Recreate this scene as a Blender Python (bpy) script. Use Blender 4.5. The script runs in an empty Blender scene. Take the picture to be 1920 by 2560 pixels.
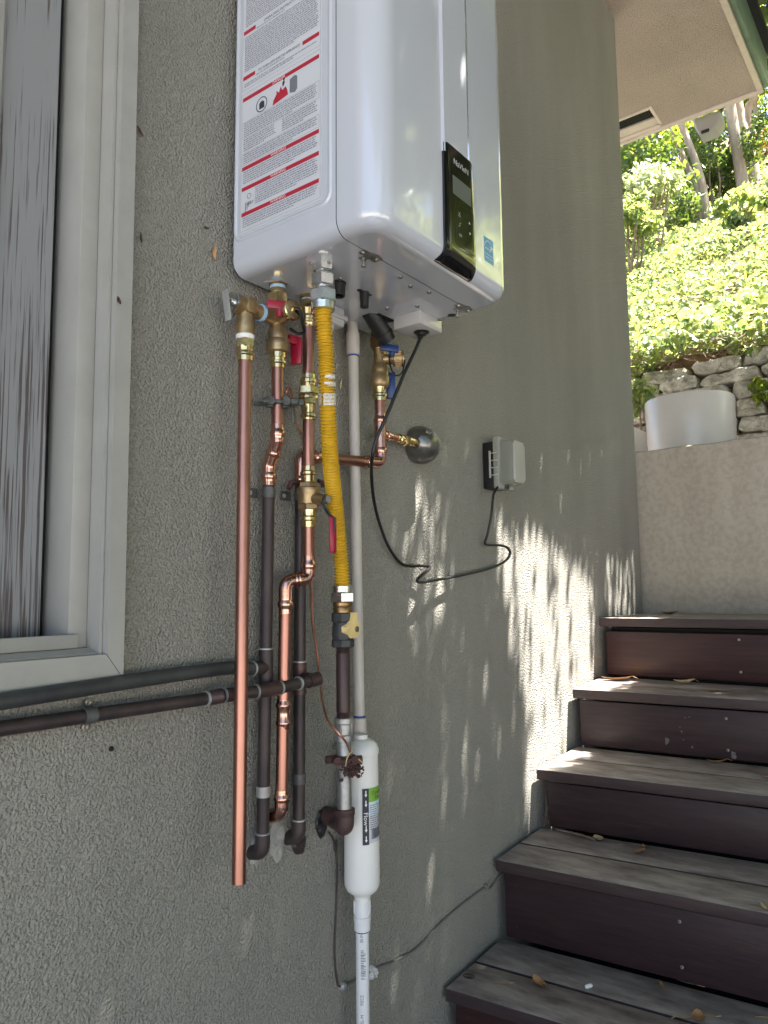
import bpy, bmesh, math, random
from mathutils import Vector, Matrix, noise
random.seed(7)
R = math.radians
C = bpy.context.scene.collection
scene = bpy.context.scene

# ------------------------------------------------------------------ camera
Z0 = 1.5                                   # eye height above the ground
CAMP = Vector((0, -1.02, Z0))
FPX, YAW, PITCH, ROLL = 1874.2, R(52.544), R(5.964), R(-.712)
_f = Vector((math.sin(YAW)*math.cos(PITCH), math.cos(YAW)*math.cos(PITCH), math.sin(PITCH)))
_r = Vector((math.cos(YAW), -math.sin(YAW), 0)); _u = _r.cross(_f)
CR = _r*math.cos(ROLL)+_u*math.sin(ROLL); CU = -_r*math.sin(ROLL)+_u*math.cos(ROLL); CF = _f
cd = bpy.data.cameras.new('camera'); cam = bpy.data.objects.new('camera', cd); C.objects.link(cam)
cam.matrix_world = Matrix(((CR.x, CU.x, -CF.x, CAMP.x), (CR.y, CU.y, -CF.y, CAMP.y), (CR.z, CU.z, -CF.z, CAMP.z), (0, 0, 0, 1)))
cd.sensor_fit = 'VERTICAL'; cd.sensor_height = 24; cd.lens = 24*FPX/2560
cd.clip_start = .02; cd.clip_end = 1000
scene.camera = cam
scene.render.resolution_x = 768; scene.render.resolution_y = 1024

# ------------------------------------------------------------------ light
SUN = Vector((-.20, .31, -1.0)).normalized()          # travelling direction of sunlight
ELEV = math.asin(-SUN.z); AZ = math.atan2(-SUN.x, -SUN.y)   # from +y towards +x
w = bpy.data.worlds.new('World'); scene.world = w; w.use_nodes = True
nt = w.node_tree; bg = nt.nodes['Background']
sky = nt.nodes.new('ShaderNodeTexSky'); sky.sky_type = 'NISHITA'; sky.sun_disc = False
sky.sun_elevation = ELEV; sky.sun_rotation = AZ; sky.air_density = 1.0; sky.dust_density = 2.0; sky.ozone_density = 1.0
nt.links.new(sky.outputs[0], bg.inputs[0]); bg.inputs[1].default_value = .055
sd = bpy.data.lights.new('sun', 'SUN'); sd.energy = 5.0; sd.angle = R(.42); sd.color = (1, .95, .88)
so = bpy.data.objects.new('sun', sd); C.objects.link(so); so.location = (3, -3, 9)
so.rotation_euler = SUN.to_track_quat('-Z', 'Y').to_euler()
vs = scene.view_settings; vs.view_transform = 'Standard'; vs.look = 'None'; vs.gamma = 1; vs.use_curve_mapping = False
vs.exposure = 3.05
scene.render.engine = 'CYCLES'
scene.cycles.max_bounces = 8; scene.cycles.diffuse_bounces = 4

# ------------------------------------------------------------------ helpers
def ray(px, py): return CF+CR*((px-960)/FPX)-CU*((py-1280)/FPX)
def at(px, py, y):
    d = ray(px, py); return CAMP+d*((y-CAMP.y)/d.y)
def atz(px, py, z):
    d = ray(px, py); return CAMP+d*((z-CAMP.z)/d.z)
def atx(px, py, x):
    d = ray(px, py); return CAMP+d*((x-CAMP.x)/d.x)
def pyof(p):
    q = Vector(p)-CAMP; return 1280-FPX*q.dot(CU)/q.dot(CF)
def zof(x, y, py):
    a, b = -3, 9
    for _ in range(40):
        m = (a+b)/2
        if pyof((x, y, m)) > py: a = m
        else: b = m
    return (a+b)/2

def thing(name, label, cat, loc=(0, 0, 0), group=None):
    o = bpy.data.objects.new(name, None); C.objects.link(o); o.location = loc; o.empty_display_size = .05
    o['label'] = label; o['category'] = cat
    if group: o['group'] = group
    return o
def tag(o, label, cat, group=None):
    o['label'] = label; o['category'] = cat
    if group: o['group'] = group
    return o
def origin(o):
    v = Vector((0, 0, 0))
    while o: v = v+o.location; o = o.parent
    return v

class MB:
    def __init__(s): s.v = []; s.f = []; s.m = []
    def add(s, vs_, fs, mi=0):
        b = len(s.v); s.v += [Vector(p) for p in vs_]
        s.f += [tuple(i+b for i in f) for f in fs]; s.m += [mi]*len(fs); return s
    def box(s, lo, hi, bev=0, mi=0, mat=None):
        lo = Vector(lo); hi = Vector(hi); b = bev
        if b <= 0:
            p = [(x, y, z) for x in (lo.x, hi.x) for y in (lo.y, hi.y) for z in (lo.z, hi.z)]
            f = [(0, 1, 3, 2), (4, 6, 7, 5), (0, 4, 5, 1), (2, 3, 7, 6), (0, 2, 6, 4), (1, 5, 7, 3)]
        else:
            bm = bmesh.new(); bmesh.ops.create_cube(bm, size=1)
            for v in bm.verts: v.co = Vector(((lo[i]+hi[i])/2+v.co[i]*(hi[i]-lo[i]) for i in range(3)))
            bmesh.ops.bevel(bm, geom=bm.edges[:], offset=b, segments=2, affect='EDGES', profile=.5)
            bm.verts.index_update(); p = [v.co.copy() for v in bm.verts]; f = [tuple(v.index for v in q.verts) for q in bm.faces]; bm.free()
        if mat: p = [mat @ Vector(q) for q in p]
        return s.add(p, f, mi)
    def lathe(s, p0, ax, prof, n=20, mi=0, cap=True, phase=0, ref=None):
        p0 = Vector(p0); ax = Vector(ax).normalized()
        ref = Vector(ref) if ref else (Vector((0, 0, 1)) if abs(ax.z) < .9 else Vector((1, 0, 0)))
        e1 = (ref-ax*ref.dot(ax)).normalized(); e2 = ax.cross(e1)
        vs_ = []; fs = []
        for t, r in prof:
            for k in range(n):
                a = 2*math.pi*k/n+phase; vs_.append(p0+ax*t+(e1*math.cos(a)+e2*math.sin(a))*r)
        for i in range(len(prof)-1):
            for k in range(n):
                k2 = (k+1) % n; fs.append((i*n+k, i*n+k2, (i+1)*n+k2, (i+1)*n+k))
        if cap:
            fs.append(tuple(range(n-1, -1, -1))); fs.append(tuple((len(prof)-1)*n+k for k in range(n)))
        return s.add(vs_, fs, mi)
    def tube(s, pts, r, n=12, mi=0, cap=True, flat=1):
        pts = [Vector(p) for p in pts]; L = len(pts); rr = r if isinstance(r, (list, tuple)) else [r]*L
        vs_ = []; fs = []; e1 = None
        for i, p in enumerate(pts):
            t = (pts[min(i+1, L-1)]-pts[max(i-1, 0)]).normalized()
            if e1 is None:
                a = Vector((0, 0, 1)) if abs(t.z) < .9 else Vector((1, 0, 0)); e1 = (a-t*a.dot(t)).normalized()
            else: e1 = (e1-t*e1.dot(t)).normalized()
            e2 = t.cross(e1)
            for k in range(n):
                a = 2*math.pi*k/n; vs_.append(p+(e1*math.cos(a)+e2*math.sin(a)*flat)*rr[i])
        for i in range(L-1):
            for k in range(n):
                k2 = (k+1) % n; fs.append((i*n+k, i*n+k2, (i+1)*n+k2, (i+1)*n+k))
        if cap: fs.append(tuple(range(n-1, -1, -1))); fs.append(tuple((L-1)*n+k for k in range(n)))
        return s.add(vs_, fs, mi)
    def prism(s, poly, d, mi=0):
        n = len(poly); d = Vector(d); a = [Vector(p) for p in poly]
        return s.add(a+[p+d for p in a], [tuple(range(n-1, -1, -1)), tuple(range(n, 2*n))]+[(i, (i+1) % n, n+(i+1) % n, n+i) for i in range(n)], mi)
    def build(s, name, mats, parent=None, smooth=38, local=False, fix=True):
        me = bpy.data.meshes.new(name)
        o = bpy.data.objects.new(name, me)
        off = Vector((0, 0, 0)) if (local or not parent) else origin(parent)
        me.from_pydata([v-off for v in s.v], [], s.f)
        mats = mats if isinstance(mats, (list, tuple)) else [mats]
        for m in mats: me.materials.append(m)
        if len(mats) > 1:
            for p, i in zip(me.polygons, s.m): p.material_index = i
        if fix:
            bm = bmesh.new(); bm.from_mesh(me); bmesh.ops.recalc_face_normals(bm, faces=bm.faces); bm.to_mesh(me); bm.free()
        if smooth:
            for p in me.polygons: p.use_smooth = True
            me.set_sharp_from_angle(angle=R(smooth))
        C.objects.link(o)
        if parent: o.parent = parent
        return o

def fillet(pts, rad, n=7):
    pts = [Vector(p) for p in pts]; out = [pts[0]]
    for i in range(1, len(pts)-1):
        a, b, c = pts[i-1], pts[i], pts[i+1]; u = (a-b); v = (c-b)
        rd = rad[i-1] if isinstance(rad, (list, tuple)) else rad
        d = min(rd, u.length*.48, v.length*.48); p = b+u.normalized()*d; q = b+v.normalized()*d
        for k in range(n+1):
            t = k/n; out.append(p*(1-t)**2+b*2*t*(1-t)+q*t*t)
    out.append(pts[-1]); return out
def spline(pts, n=6):
    pts = [Vector(p) for p in pts]; out = []
    for i in range(len(pts)-1):
        p0 = pts[max(i-1, 0)]; p1 = pts[i]; p2 = pts[i+1]; p3 = pts[min(i+2, len(pts)-1)]
        for k in range(n):
            t = k/n; out.append(.5*((2*p1)+(p2-p0)*t+(2*p0-5*p1+4*p2-p3)*t*t+(3*p1-p0-3*p2+p3)*t**3))
    out.append(pts[-1]); return out

_tc = {}
def text2d(txt, size, sx=1, align='CENTER'):
    k = (txt, align)
    if k not in _tc:
        cu = bpy.data.curves.new('t', 'FONT'); cu.body = txt; cu.align_x = align; cu.align_y = 'CENTER'; cu.resolution_u = 3
        ob = bpy.data.objects.new('t', cu); C.objects.link(ob)
        me = bpy.data.meshes.new_from_object(ob.evaluated_get(bpy.context.evaluated_depsgraph_get()))
        _tc[k] = ([tuple(v.co) for v in me.vertices], [tuple(p.vertices) for p in me.polygons])
        bpy.data.objects.remove(ob); bpy.data.curves.remove(cu); bpy.data.meshes.remove(me)
    vv, ff = _tc[k]; return [(x*size*sx, y*size) for x, y, _ in vv], ff

# ------------------------------------------------------------------ materials
def mat(name, col, rough=.5, metal=0, var=0, vscale=20, bump=0, bscale=100, bdetail=3, col2=None, stretch=None, coat=0, spec=.5, coords='Object', bdist=.002, rvar=0, contrast=None, trans=0):
    m = bpy.data.materials.new(name); m.use_nodes = True; n = m.node_tree.nodes; l = m.node_tree.links
    b = n['Principled BSDF']; b.inputs['Base Color'].default_value = (*col, 1); b.inputs['Roughness'].default_value = rough
    b.inputs['Metallic'].default_value = metal; b.inputs['Specular IOR Level'].default_value = spec
    if coat: b.inputs['Coat Weight'].default_value = coat; b.inputs['Coat Roughness'].default_value = .05
    if trans: b.inputs['Transmission Weight'].default_value = trans
    tc = n.new('ShaderNodeTexCoord'); vec = tc.outputs[coords]
    if stretch:
        mp = n.new('ShaderNodeMapping'); mp.inputs['Scale'].default_value = stretch; l.new(vec, mp.inputs[0]); vec = mp.outputs[0]
    if var or col2:
        t = n.new('ShaderNodeTexNoise'); t.inputs['Scale'].default_value = vscale; t.inputs['Detail'].default_value = 6; t.inputs['Roughness'].default_value = .65; l.new(vec, t.inputs['Vector'])
        cr = n.new('ShaderNodeValToRGB'); c2 = col2 if col2 else tuple(c*(1-var) for c in col)
        c1 = col if col2 else tuple(min(1, c*(1+var)) for c in col)
        lo, hi = contrast if contrast else (.35, .65)
        cr.color_ramp.elements[0].position = lo; cr.color_ramp.elements[1].position = hi
        cr.color_ramp.elements[0].color = (*c2, 1); cr.color_ramp.elements[1].color = (*c1, 1)
        l.new(t.outputs[0], cr.inputs[0]); l.new(cr.outputs[0], b.inputs['Base Color'])
        if rvar:
            mr = n.new('ShaderNodeMapRange'); mr.inputs['To Min'].default_value = rough-rvar; mr.inputs['To Max'].default_value = rough+rvar
            l.new(t.outputs[0], mr.inputs['Value']); l.new(mr.outputs[0], b.inputs['Roughness'])
    if bump:
        t2 = n.new('ShaderNodeTexNoise'); t2.inputs['Scale'].default_value = bscale; t2.inputs['Detail'].default_value = bdetail; l.new(vec, t2.inputs['Vector'])
        bp = n.new('ShaderNodeBump'); bp.inputs['Strength'].default_value = bump; bp.inputs['Distance'].default_value = bdist
        l.new(t2.outputs[0], bp.inputs['Height']); l.new(bp.outputs[0], b.inputs['Normal'])
    return m

def stucco(name, c1, c2, scale=150, dist=.006, strength=1.0):
    m = bpy.data.materials.new(name); m.use_nodes = True; n = m.node_tree.nodes; l = m.node_tree.links
    b = n['Principled BSDF']; b.inputs['Roughness'].default_value = .85; b.inputs['Specular IOR Level'].default_value = .25
    tc = n.new('ShaderNodeTexCoord'); v = tc.outputs['Object']
    def nz(s, det, ro=.5, vec=v):
        t = n.new('ShaderNodeTexNoise'); t.inputs['Scale'].default_value = s; t.inputs['Detail'].default_value = det; t.inputs['Roughness'].default_value = ro; l.new(vec, t.inputs['Vector']); return t.outputs[0]
    mp = n.new('ShaderNodeMapping'); mp.inputs['Scale'].default_value = (2.2, 2.2, .45); l.new(v, mp.inputs[0])
    big = nz(1.3, 5, .6, mp.outputs[0]); fine = nz(scale*.9, 2)
    cr = n.new('ShaderNodeValToRGB'); cr.color_ramp.elements[0].position = .33; cr.color_ramp.elements[1].position = .68
    cr.color_ramp.elements[0].color = (*c2, 1); cr.color_ramp.elements[1].color = (*c1, 1); l.new(big, cr.inputs[0])
    mx = n.new('ShaderNodeMix'); mx.data_type = 'RGBA'; mx.blend_type = 'MULTIPLY'; mx.inputs[0].default_value = .5
    cr2 = n.new('ShaderNodeValToRGB'); cr2.color_ramp.elements[0].position = .35; cr2.color_ramp.elements[1].position = .6
    cr2.color_ramp.elements[0].color = (.72, .72, .72, 1); cr2.color_ramp.elements[1].color = (1, 1, 1, 1); l.new(fine, cr2.inputs[0])
    l.new(cr.outputs[0], mx.inputs[6]); l.new(cr2.outputs[0], mx.inputs[7]); l.new(mx.outputs[2], b.inputs['Base Color'])
    # grains: smooth voronoi bumps broken by noise, coarser in places
    wv = n.new('ShaderNodeTexNoise'); wv.inputs['Scale'].default_value = scale*.5; l.new(v, wv.inputs['Vector'])
    ad = n.new('ShaderNodeVectorMath'); ad.operation = 'MULTIPLY_ADD'; ad.inputs[1].default_value = (.006, .006, .006); l.new(wv.outputs['Color'], ad.inputs[0]); l.new(v, ad.inputs[2])
    vo = n.new('ShaderNodeTexVoronoi'); vo.feature = 'SMOOTH_F1'; vo.inputs['Scale'].default_value = scale; vo.inputs['Smoothness'].default_value = .6; l.new(ad.outputs[0], vo.inputs['Vector'])
    med = nz(scale*.8, 3, .6)
    s1 = n.new('ShaderNodeMath'); s1.operation = 'SUBTRACT'; l.new(med, s1.inputs[0])
    s0 = n.new('ShaderNodeMath'); s0.operation = 'MULTIPLY'; s0.inputs[1].default_value = .75; l.new(vo.outputs[0], s0.inputs[0]); l.new(s0.outputs[0], s1.inputs[1])
    s2 = n.new('ShaderNodeMath'); s2.operation = 'MULTIPLY_ADD'; s2.inputs[1].default_value = .9; l.new(nz(9, 3), s2.inputs[0]); l.new(s1.outputs[0], s2.inputs[2])
    bp = n.new('ShaderNodeBump'); bp.inputs['Strength'].default_value = strength; bp.inputs['Distance'].default_value = dist
    l.new(s2.outputs[0], bp.inputs['Height']); l.new(bp.outputs[0], b.inputs['Normal'])
    return m

def leafmat(name, c1, c2, tr=.45, tint=(2.9, 2.7, 1.0)):
    m = bpy.data.materials.new(name); m.use_nodes = True; n = m.node_tree.nodes; l = m.node_tree.links
    b = n['Principled BSDF']; b.inputs['Roughness'].default_value = .4
    g = n.new('ShaderNodeNewGeometry'); cr = n.new('ShaderNodeValToRGB')
    cr.color_ramp.elements[0].color = (*c2, 1); cr.color_ramp.elements[1].color = (*c1, 1)
    l.new(g.outputs['Random Per Island'], cr.inputs[0]); l.new(cr.outputs[0], b.inputs['Base Color'])
    t = n.new('ShaderNodeBsdfTranslucent'); mx = n.new('ShaderNodeMix'); mx.data_type = 'RGBA'; mx.blend_type = 'MULTIPLY'; mx.inputs[0].default_value = 1
    l.new(cr.outputs[0], mx.inputs[6]); mx.inputs[7].default_value = (*tint, 1); l.new(mx.outputs[2], t.inputs[0])
    ms = n.new('ShaderNodeMixShader'); ms.inputs[0].default_value = tr
    l.new(b.outputs[0], ms.inputs[1]); l.new(t.outputs[0], ms.inputs[2]); l.new(ms.outputs[0], n['Material Output'].inputs[0])
    return m

def wood(name, c1, c2, rough=.55, bump=.3, grain=(25, 1.5, 25), spec=.4):
    return mat(name, c1, rough, var=.2, col2=c2, vscale=3.5, stretch=grain, bump=bump, bscale=9, bdist=.0015, spec=spec, contrast=(.3, .7))

def cracked(name):
    m = mat(name, (.30, .305, .32), .75, bump=.25, bscale=60, spec=.25); n = m.node_tree.nodes; l = m.node_tree.links; b = n['Principled BSDF']
    tc = n.new('ShaderNodeTexCoord'); mp = n.new('ShaderNodeMapping'); mp.inputs['Scale'].default_value = (330, 330, 5); l.new(tc.outputs['Object'], mp.inputs[0])
    t = n.new('ShaderNodeTexNoise'); t.inputs['Scale'].default_value = 1; t.inputs['Detail'].default_value = 4; t.inputs['Roughness'].default_value = .55; l.new(mp.outputs[0], t.inputs['Vector'])
    mp2 = n.new('ShaderNodeMapping'); mp2.inputs['Scale'].default_value = (5, 5, 1.8); l.new(tc.outputs['Object'], mp2.inputs[0])
    t2 = n.new('ShaderNodeTexNoise'); t2.inputs['Scale'].default_value = 1.6; t2.inputs['Detail'].default_value = 2; l.new(mp2.outputs[0], t2.inputs['Vector'])
    sp = n.new('ShaderNodeSeparateXYZ'); l.new(tc.outputs['Object'], sp.inputs[0])
    mr = n.new('ShaderNodeMapRange'); mr.inputs['From Min'].default_value = 1.35; mr.inputs['From Max'].default_value = 2.35; mr.inputs['To Min'].default_value = .10; mr.inputs['To Max'].default_value = -.10; l.new(sp.outputs[2], mr.inputs['Value'])
    a = n.new('ShaderNodeMath'); a.operation = 'MULTIPLY_ADD'; a.inputs[1].default_value = .35; l.new(t2.outputs[0], a.inputs[0]); l.new(mr.outputs[0], a.inputs[2])
    a2 = n.new('ShaderNodeMath'); a2.operation = 'ADD'; l.new(t.outputs[0], a2.inputs[0]); l.new(a.outputs[0], a2.inputs[1])
    cr = n.new('ShaderNodeValToRGB'); cr.color_ramp.elements[0].position = .70; cr.color_ramp.elements[1].position = .78
    cr.color_ramp.elements[0].color = (.29, .295, .31, 1); cr.color_ramp.elements[1].color = (.115, .10, .10, 1); l.new(a2.outputs[0], cr.inputs[0]); l.new(cr.outputs[0], b.inputs['Base Color'])
    bp = n.new('ShaderNodeBump'); bp.inputs['Strength'].default_value = .9; bp.inputs['Distance'].default_value = .002; bp.invert = True
    l.new(cr.outputs[0], bp.inputs['Height']); bp.invert = False; l.new(bp.outputs[0], b.inputs['Normal'])
    return m

STUC = stucco('olive_stucco', (.355, .342, .304), (.278, .268, .237), 235, .0060)
STUC_S = stucco('beige_soffit_stucco', (.70, .575, .48), (.58, .475, .395), 190, .012)
STUC_L = stucco('beige_low_wall_stucco', (.54, .48, .41), (.42, .365, .29), 60, .003, .5)
TRIM = mat('sage_white_paint', (.35, .345, .322), .42, var=.05, vscale=14, bump=.12, bscale=50, bdist=.001)
BOARD = cracked('cracked_grey_paint')
FASC = mat('beige_fascia_paint', (.70, .60, .52), .6, var=.06, bump=.1)
GREENP = mat('green_fascia_paint', (.16, .24, .19), .5, var=.2, vscale=8, bump=.2, bscale=20)
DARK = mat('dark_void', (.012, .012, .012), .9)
ROOFM = mat('dark_roofing', (.03, .03, .035), .8, var=.2)
WHITE = mat('white_enamel', (.54, .565, .635), .16, coat=1.0, spec=.8, bump=.03, bscale=60, bdist=.002)  # blue cast of the sky is put into the enamel colour
WHITE_B = mat('white_enamel_plate', (.47, .465, .47), .25, coat=.3)
LABEL = mat('label_paper', (.58, .60, .65), .45)  # paper carries the same sky blue in its colour
RED = mat('label_red', (.42, .015, .04), .5)
INK = mat('label_ink', (.035, .035, .05), .6)
GREYINK = mat('label_text_grey', (.20, .20, .25), .6)
INKM = mat('label_mid_grey', (.16, .17, .20), .6)
BLKGL = mat('black_gloss_plastic', (.008, .008, .009), .09, coat=.5)
LCD = mat('grey_display_glass', (.13, .14, .13), .12)
SEAM = mat('button_seam', (.002, .002, .002), .3)
ICON = mat('pale_icon_print', (.55, .56, .58), .5)
BLUEL = mat('blue_sticker', (.10, .33, .52), .35)
WPRINT = mat('white_print', (.8, .8, .8), .5)
COPPER = mat('new_copper', (.43, .212, .165), .35, 1, var=.22, vscale=16, stretch=(1, 1, .35), rvar=.08, contrast=(.3, .7))
COPPER_S = mat('bright_copper_fitting', (.64, .345, .27), .19, 1, var=.14, vscale=45, bump=.12, bscale=90)
DKCOP = mat('oxidised_dark_copper', (.068, .050, .050), .48, .35, var=.5, vscale=18, stretch=(1, 1, .4), bump=.25, bscale=130, col2=(.036, .028, .031))
DKCOP_R = mat('oxidised_reddish_copper', (.105, .056, .052), .45, .4, col2=(.06, .042, .042), vscale=30, bump=.25, bscale=120)
DKTOP = mat('painted_grey_green_pipe', (.055, .058, .058), .5, .1, col2=(.028, .030, .034), vscale=14, bump=.3, bscale=80)
SOLDER = mat('solder_ring', (.42, .43, .44), .45, .6, var=.2)
BRASS = mat('press_brass', (.72, .56, .30), .2, 1, var=.2, vscale=60, bump=.08, bscale=120)
BRASS_D = mat('cast_brass', (.40, .29, .16), .42, .85, var=.25, vscale=40, bump=.35, bscale=260, bdist=.001)
BRASS_O = mat('dull_brass', (.30, .19, .09), .35, .9, var=.3, vscale=40)
STEEL = mat('bright_steel_nut', (.66, .66, .65), .24, 1, var=.15, vscale=50, bump=.1)
STEEL_D = mat('dull_steel', (.30, .29, .28), .4, .9, var=.3, vscale=60)
GALV = mat('galvanised_steel', (.46, .46, .45), .48, .75, col2=(.26, .26, .26), vscale=25, bump=.3, bscale=100)
RUSTP = mat('brown_painted_steel', (.078, .042, .041), .42, .2, col2=(.045, .028, .029), vscale=30, stretch=(1, 1, .3), bump=.3, bscale=90)
RUSTE = mat('rusty_brown_elbow', (.10, .055, .055), .6, .2, col2=(.055, .03, .03), vscale=40, bump=.5, bscale=120)
VALVEB = mat('black_gas_valve', (.035, .038, .04), .5, var=.3, vscale=40, bump=.3, bscale=150)
YEL = mat('yellow_gas_hose', (.60, .36, .014), .32, var=.12, vscale=30)
YELH = mat('faded_yellow_handle', (.72, .55, .24), .5, var=.15, vscale=30)
STICK = mat('torn_white_sticker', (.62, .62, .62), .6, var=.2, vscale=70)
PVC = mat('beige_pvc', (.50, .465, .425), .42, var=.10, vscale=10, stretch=(1, 1, .5), bump=.08)
PVCW = mat('white_pvc', (.78, .78, .79), .35, var=.03)
TRAPW = mat('white_trap_plastic', (.80, .79, .77), .33, var=.02)
BLUEP = mat('blue_primer', (.03, .05, .28), .5)
BLUET = mat('pale_blue_tape', (.35, .55, .75), .5)
PTFE = mat('white_sealing_tape', (.8, .8, .8), .6)
REDP = mat('red_handle_plastic', (.30, .008, .032), .33, var=.1)
BLUEH = mat('blue_handle_plastic', (.012, .045, .19), .35)
RUBBER = mat('black_rubber', (.010, .010, .011), .38)
BLKP = mat('black_plastic', (.012, .012, .013), .5)
CLAMP = mat('weathered_bronze_clamp', (.10, .11, .10), .6, .4, var=.4, vscale=60, bump=.4, bscale=140)
RUSTC = mat('rusty_clamp', (.09, .045, .04), .7, .3, var=.4, vscale=70, bump=.5, bscale=140)
ZINC = mat('grey_strap_metal', (.12, .12, .12), .55, .5, var=.3, vscale=50)
ZINCL = mat('pale_strap_metal', (.42, .42, .41), .5, .5, var=.2)
SCREW = mat('screw_head', (.34, .31, .27), .45, .7)
ESC = mat('dull_steel_bell', (.22, .215, .205), .34, .9, var=.25, vscale=25)
CLEAR = mat('clear_polycarbonate', (.66, .67, .62), .24, trans=.62)
CLEAR.node_tree.nodes['Principled BSDF'].inputs['IOR'].default_value = 1.25
BUBBLE = mat('smoky_clear_cover', (.46, .47, .42), .2, trans=.55)
BUBBLE.node_tree.nodes['Principled BSDF'].inputs['IOR'].default_value = 1.2
FROST = mat('frosted_cover_face', (.50, .50, .45), .35, trans=.25)
CREAM = mat('cream_plastic', (.42, .40, .30), .45)
CABLE = mat('painted_thin_cable', (.16, .15, .13), .6)
CABLE_D = mat('dark_thin_cable', (.05, .035, .03), .6)
CWIRE = mat('bare_copper_wire', (.62, .28, .19), .4, .9, var=.2)
PATCH = mat('white_spackle', (.40, .39, .37), .9, col2=(.28, .27, .25), vscale=60, bump=.8, bscale=110, bdist=.004)
TREAD_T = mat('weathered_tread', (.40, .355, .315), .58, col2=(.15, .115, .105), vscale=5, stretch=(6, 1.8, 6), bump=.35, bscale=26, bdist=.0012, contrast=(.3, .62))
TREAD_E = wood('dark_tread_edge', (.068, .044, .043), (.038, .025, .027), .5)
RISER = wood('dark_red_riser', (.046, .024, .026), (.022, .014, .017), .38, .25)
RISER_R = wood('red_brown_riser', (.056, .021, .021), (.026, .012, .013), .40, .3)
LEAFB = mat('dry_leaf', (.46, .25, .11), .7, var=.35, vscale=60)
LEAFP = mat('pale_dry_leaf', (.58, .43, .24), .7, var=.25, vscale=60)
CHIP = mat('white_chip', (.8, .8, .78), .6)
STONE = mat('lichen_stone', (.56, .53, .45), .9, col2=(.27, .25, .20), vscale=14, bump=1, bscale=28, bdetail=6, bdist=.018)
POTW = mat('glazed_white_pot', (.70, .665, .63), .22, coat=.3, var=.02)
BEIGEP = mat('beige_planter', (.68, .58, .52), .6)
SOIL = mat('dark_soil', (.07, .05, .035), .95, var=.4, vscale=12, bump=1, bscale=14, bdist=.03)
LITTER = mat('leaf_litter_soil', (.19, .12, .065), .95, col2=(.08, .05, .03), vscale=9, bump=1, bscale=14, bdist=.03)
PAVE = mat('concrete_path', (.30, .29, .27), .85, var=.12, vscale=6, bump=.3, bscale=90)
BARK = mat('pale_smooth_bark', (.42, .33, .25), .8, col2=(.28, .21, .15), vscale=6, stretch=(3, 3, .8), bump=.5, bscale=20, bdist=.01)
BARKD = mat('red_brown_bark', (.13, .06, .045), .9, var=.3, vscale=8, bump=.6, bscale=14, bdist=.02)
TWIG = mat('dry_twig', (.24, .16, .12), .8, var=.3)
IVY = leafmat('ivy_leaf', (.26, .28, .14), (.085, .14, .07), .45, (2.7, 2.6, 1.25))
SHRUB = leafmat('dark_shrub_leaf', (.10, .14, .045), (.04, .075, .03), .38)
PALEL = leafmat('pale_sunlit_leaf', (.34, .36, .24), (.20, .24, .12), .45, (2.1, 2.1, 1.6))  # glare of overexposed sunlight is put into this pale colour
YELL = leafmat('yellow_green_leaf', (.17, .20, .03), (.07, .12, .025), .5)
REDL = leafmat('reddish_leaf', (.13, .06, .035), (.06, .06, .03), .3)
CROWN = leafmat('shade_tree_leaf', (.06, .09, .02), (.03, .06, .015), .18)
LAMPM = mat('grey_lamp_housing', (.36, .35, .33), .4)
MESHM = mat('vent_mesh', (.05, .05, .05), .6, .5)

def zz(z): return z+Z0
# ------------------------------------------------------------------ ground, terrace, hillside
def struct(mb, name, m, smooth=0):
    o = mb.build(name, m, None, smooth); o['kind'] = 'structure'; return o
g = MB(); g.add([(-300, -300, 0), (300, -300, 0), (300, 300, 0), (-300, 300, 0)], [(0, 1, 2, 3)]); struct(g, 'ground', PAVE)
TZ = zz(.50)
g = MB(); g.box((3.215, -9, .004), (4.75, 6, TZ)); struct(g, 'terrace', PAVE)
XS = 4.6
def hz(x, y):
    return zz(1.42)+.62*(x-4.75)+.16*noise.noise(Vector((x*.5, y*.5, 3)))+.05*noise.noise(Vector((x*1.7, y*1.7, 1)))-.02*(y) * (1 if y < 0 else .3)
g = MB(); nx, ny = 60, 70; vv = []; ff = []
for i in range(nx+1):
    for j in range(ny+1):
        x = 4.76+(i/nx)**1.4*30; y = -18+j/ny*34; vv.append((x, y, hz(x, y)))
for i in range(nx):
    for j in range(ny):
        a = i*(ny+1)+j; ff.append((a, a+ny+1, a+ny+2, a+1))
g.add(vv, ff); struct(g, 'hillside', LITTER, 80)
g = MB(); g.box((4.755, -18, .004), (4.95, 16, zz(1.34))); struct(g, 'earth_bank', SOIL)

# ------------------------------------------------------------------ house: wall, window, eave
house = thing('house', 'olive grey stucco house wall with a boarded window and overhanging eave', 'house', (1.5, 0, 0))
WE = 3.035
g = MB()
xs = [-4, -.9, .6375, 3.019, WE]; zs_ = [0, zz(-.095), zz(1.9), zz(2.47)]
WX0, WX1, WZ0, WZ1 = -.9, .6375, zs_[1], zs_[2]
vv = []; ff = []
def q(a, b, c, d): g.add([a, b, c, d], [(0, 1, 2, 3)])
for i in range(3):
    for k in range(3):
        if i == 1 and k == 1: continue
        q((xs[i], 0, zs_[k]), (xs[i+1], 0, zs_[k]), (xs[i+1], 0, zs_[k+1]), (xs[i], 0, zs_[k+1]))
cor = [(3.019, 0), (3.026, .002), (3.032, .007), (WE, .016), (WE, 3)]
for a, b in zip(cor, cor[1:]): q((a[0], a[1], 0), (b[0], b[1], 0), (b[0], b[1], zs_[3]), (a[0], a[1], zs_[3]))
q((WX1, 0, WZ0), (WX1, .2, WZ0), (WX1, .2, WZ1), (WX1, 0, WZ1)); q((WX0, 0, WZ0), (WX1, 0, WZ0), (WX1, .2, WZ0), (WX0, .2, WZ0))
g.build('wall', STUC, house, 50, fix=False)
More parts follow.
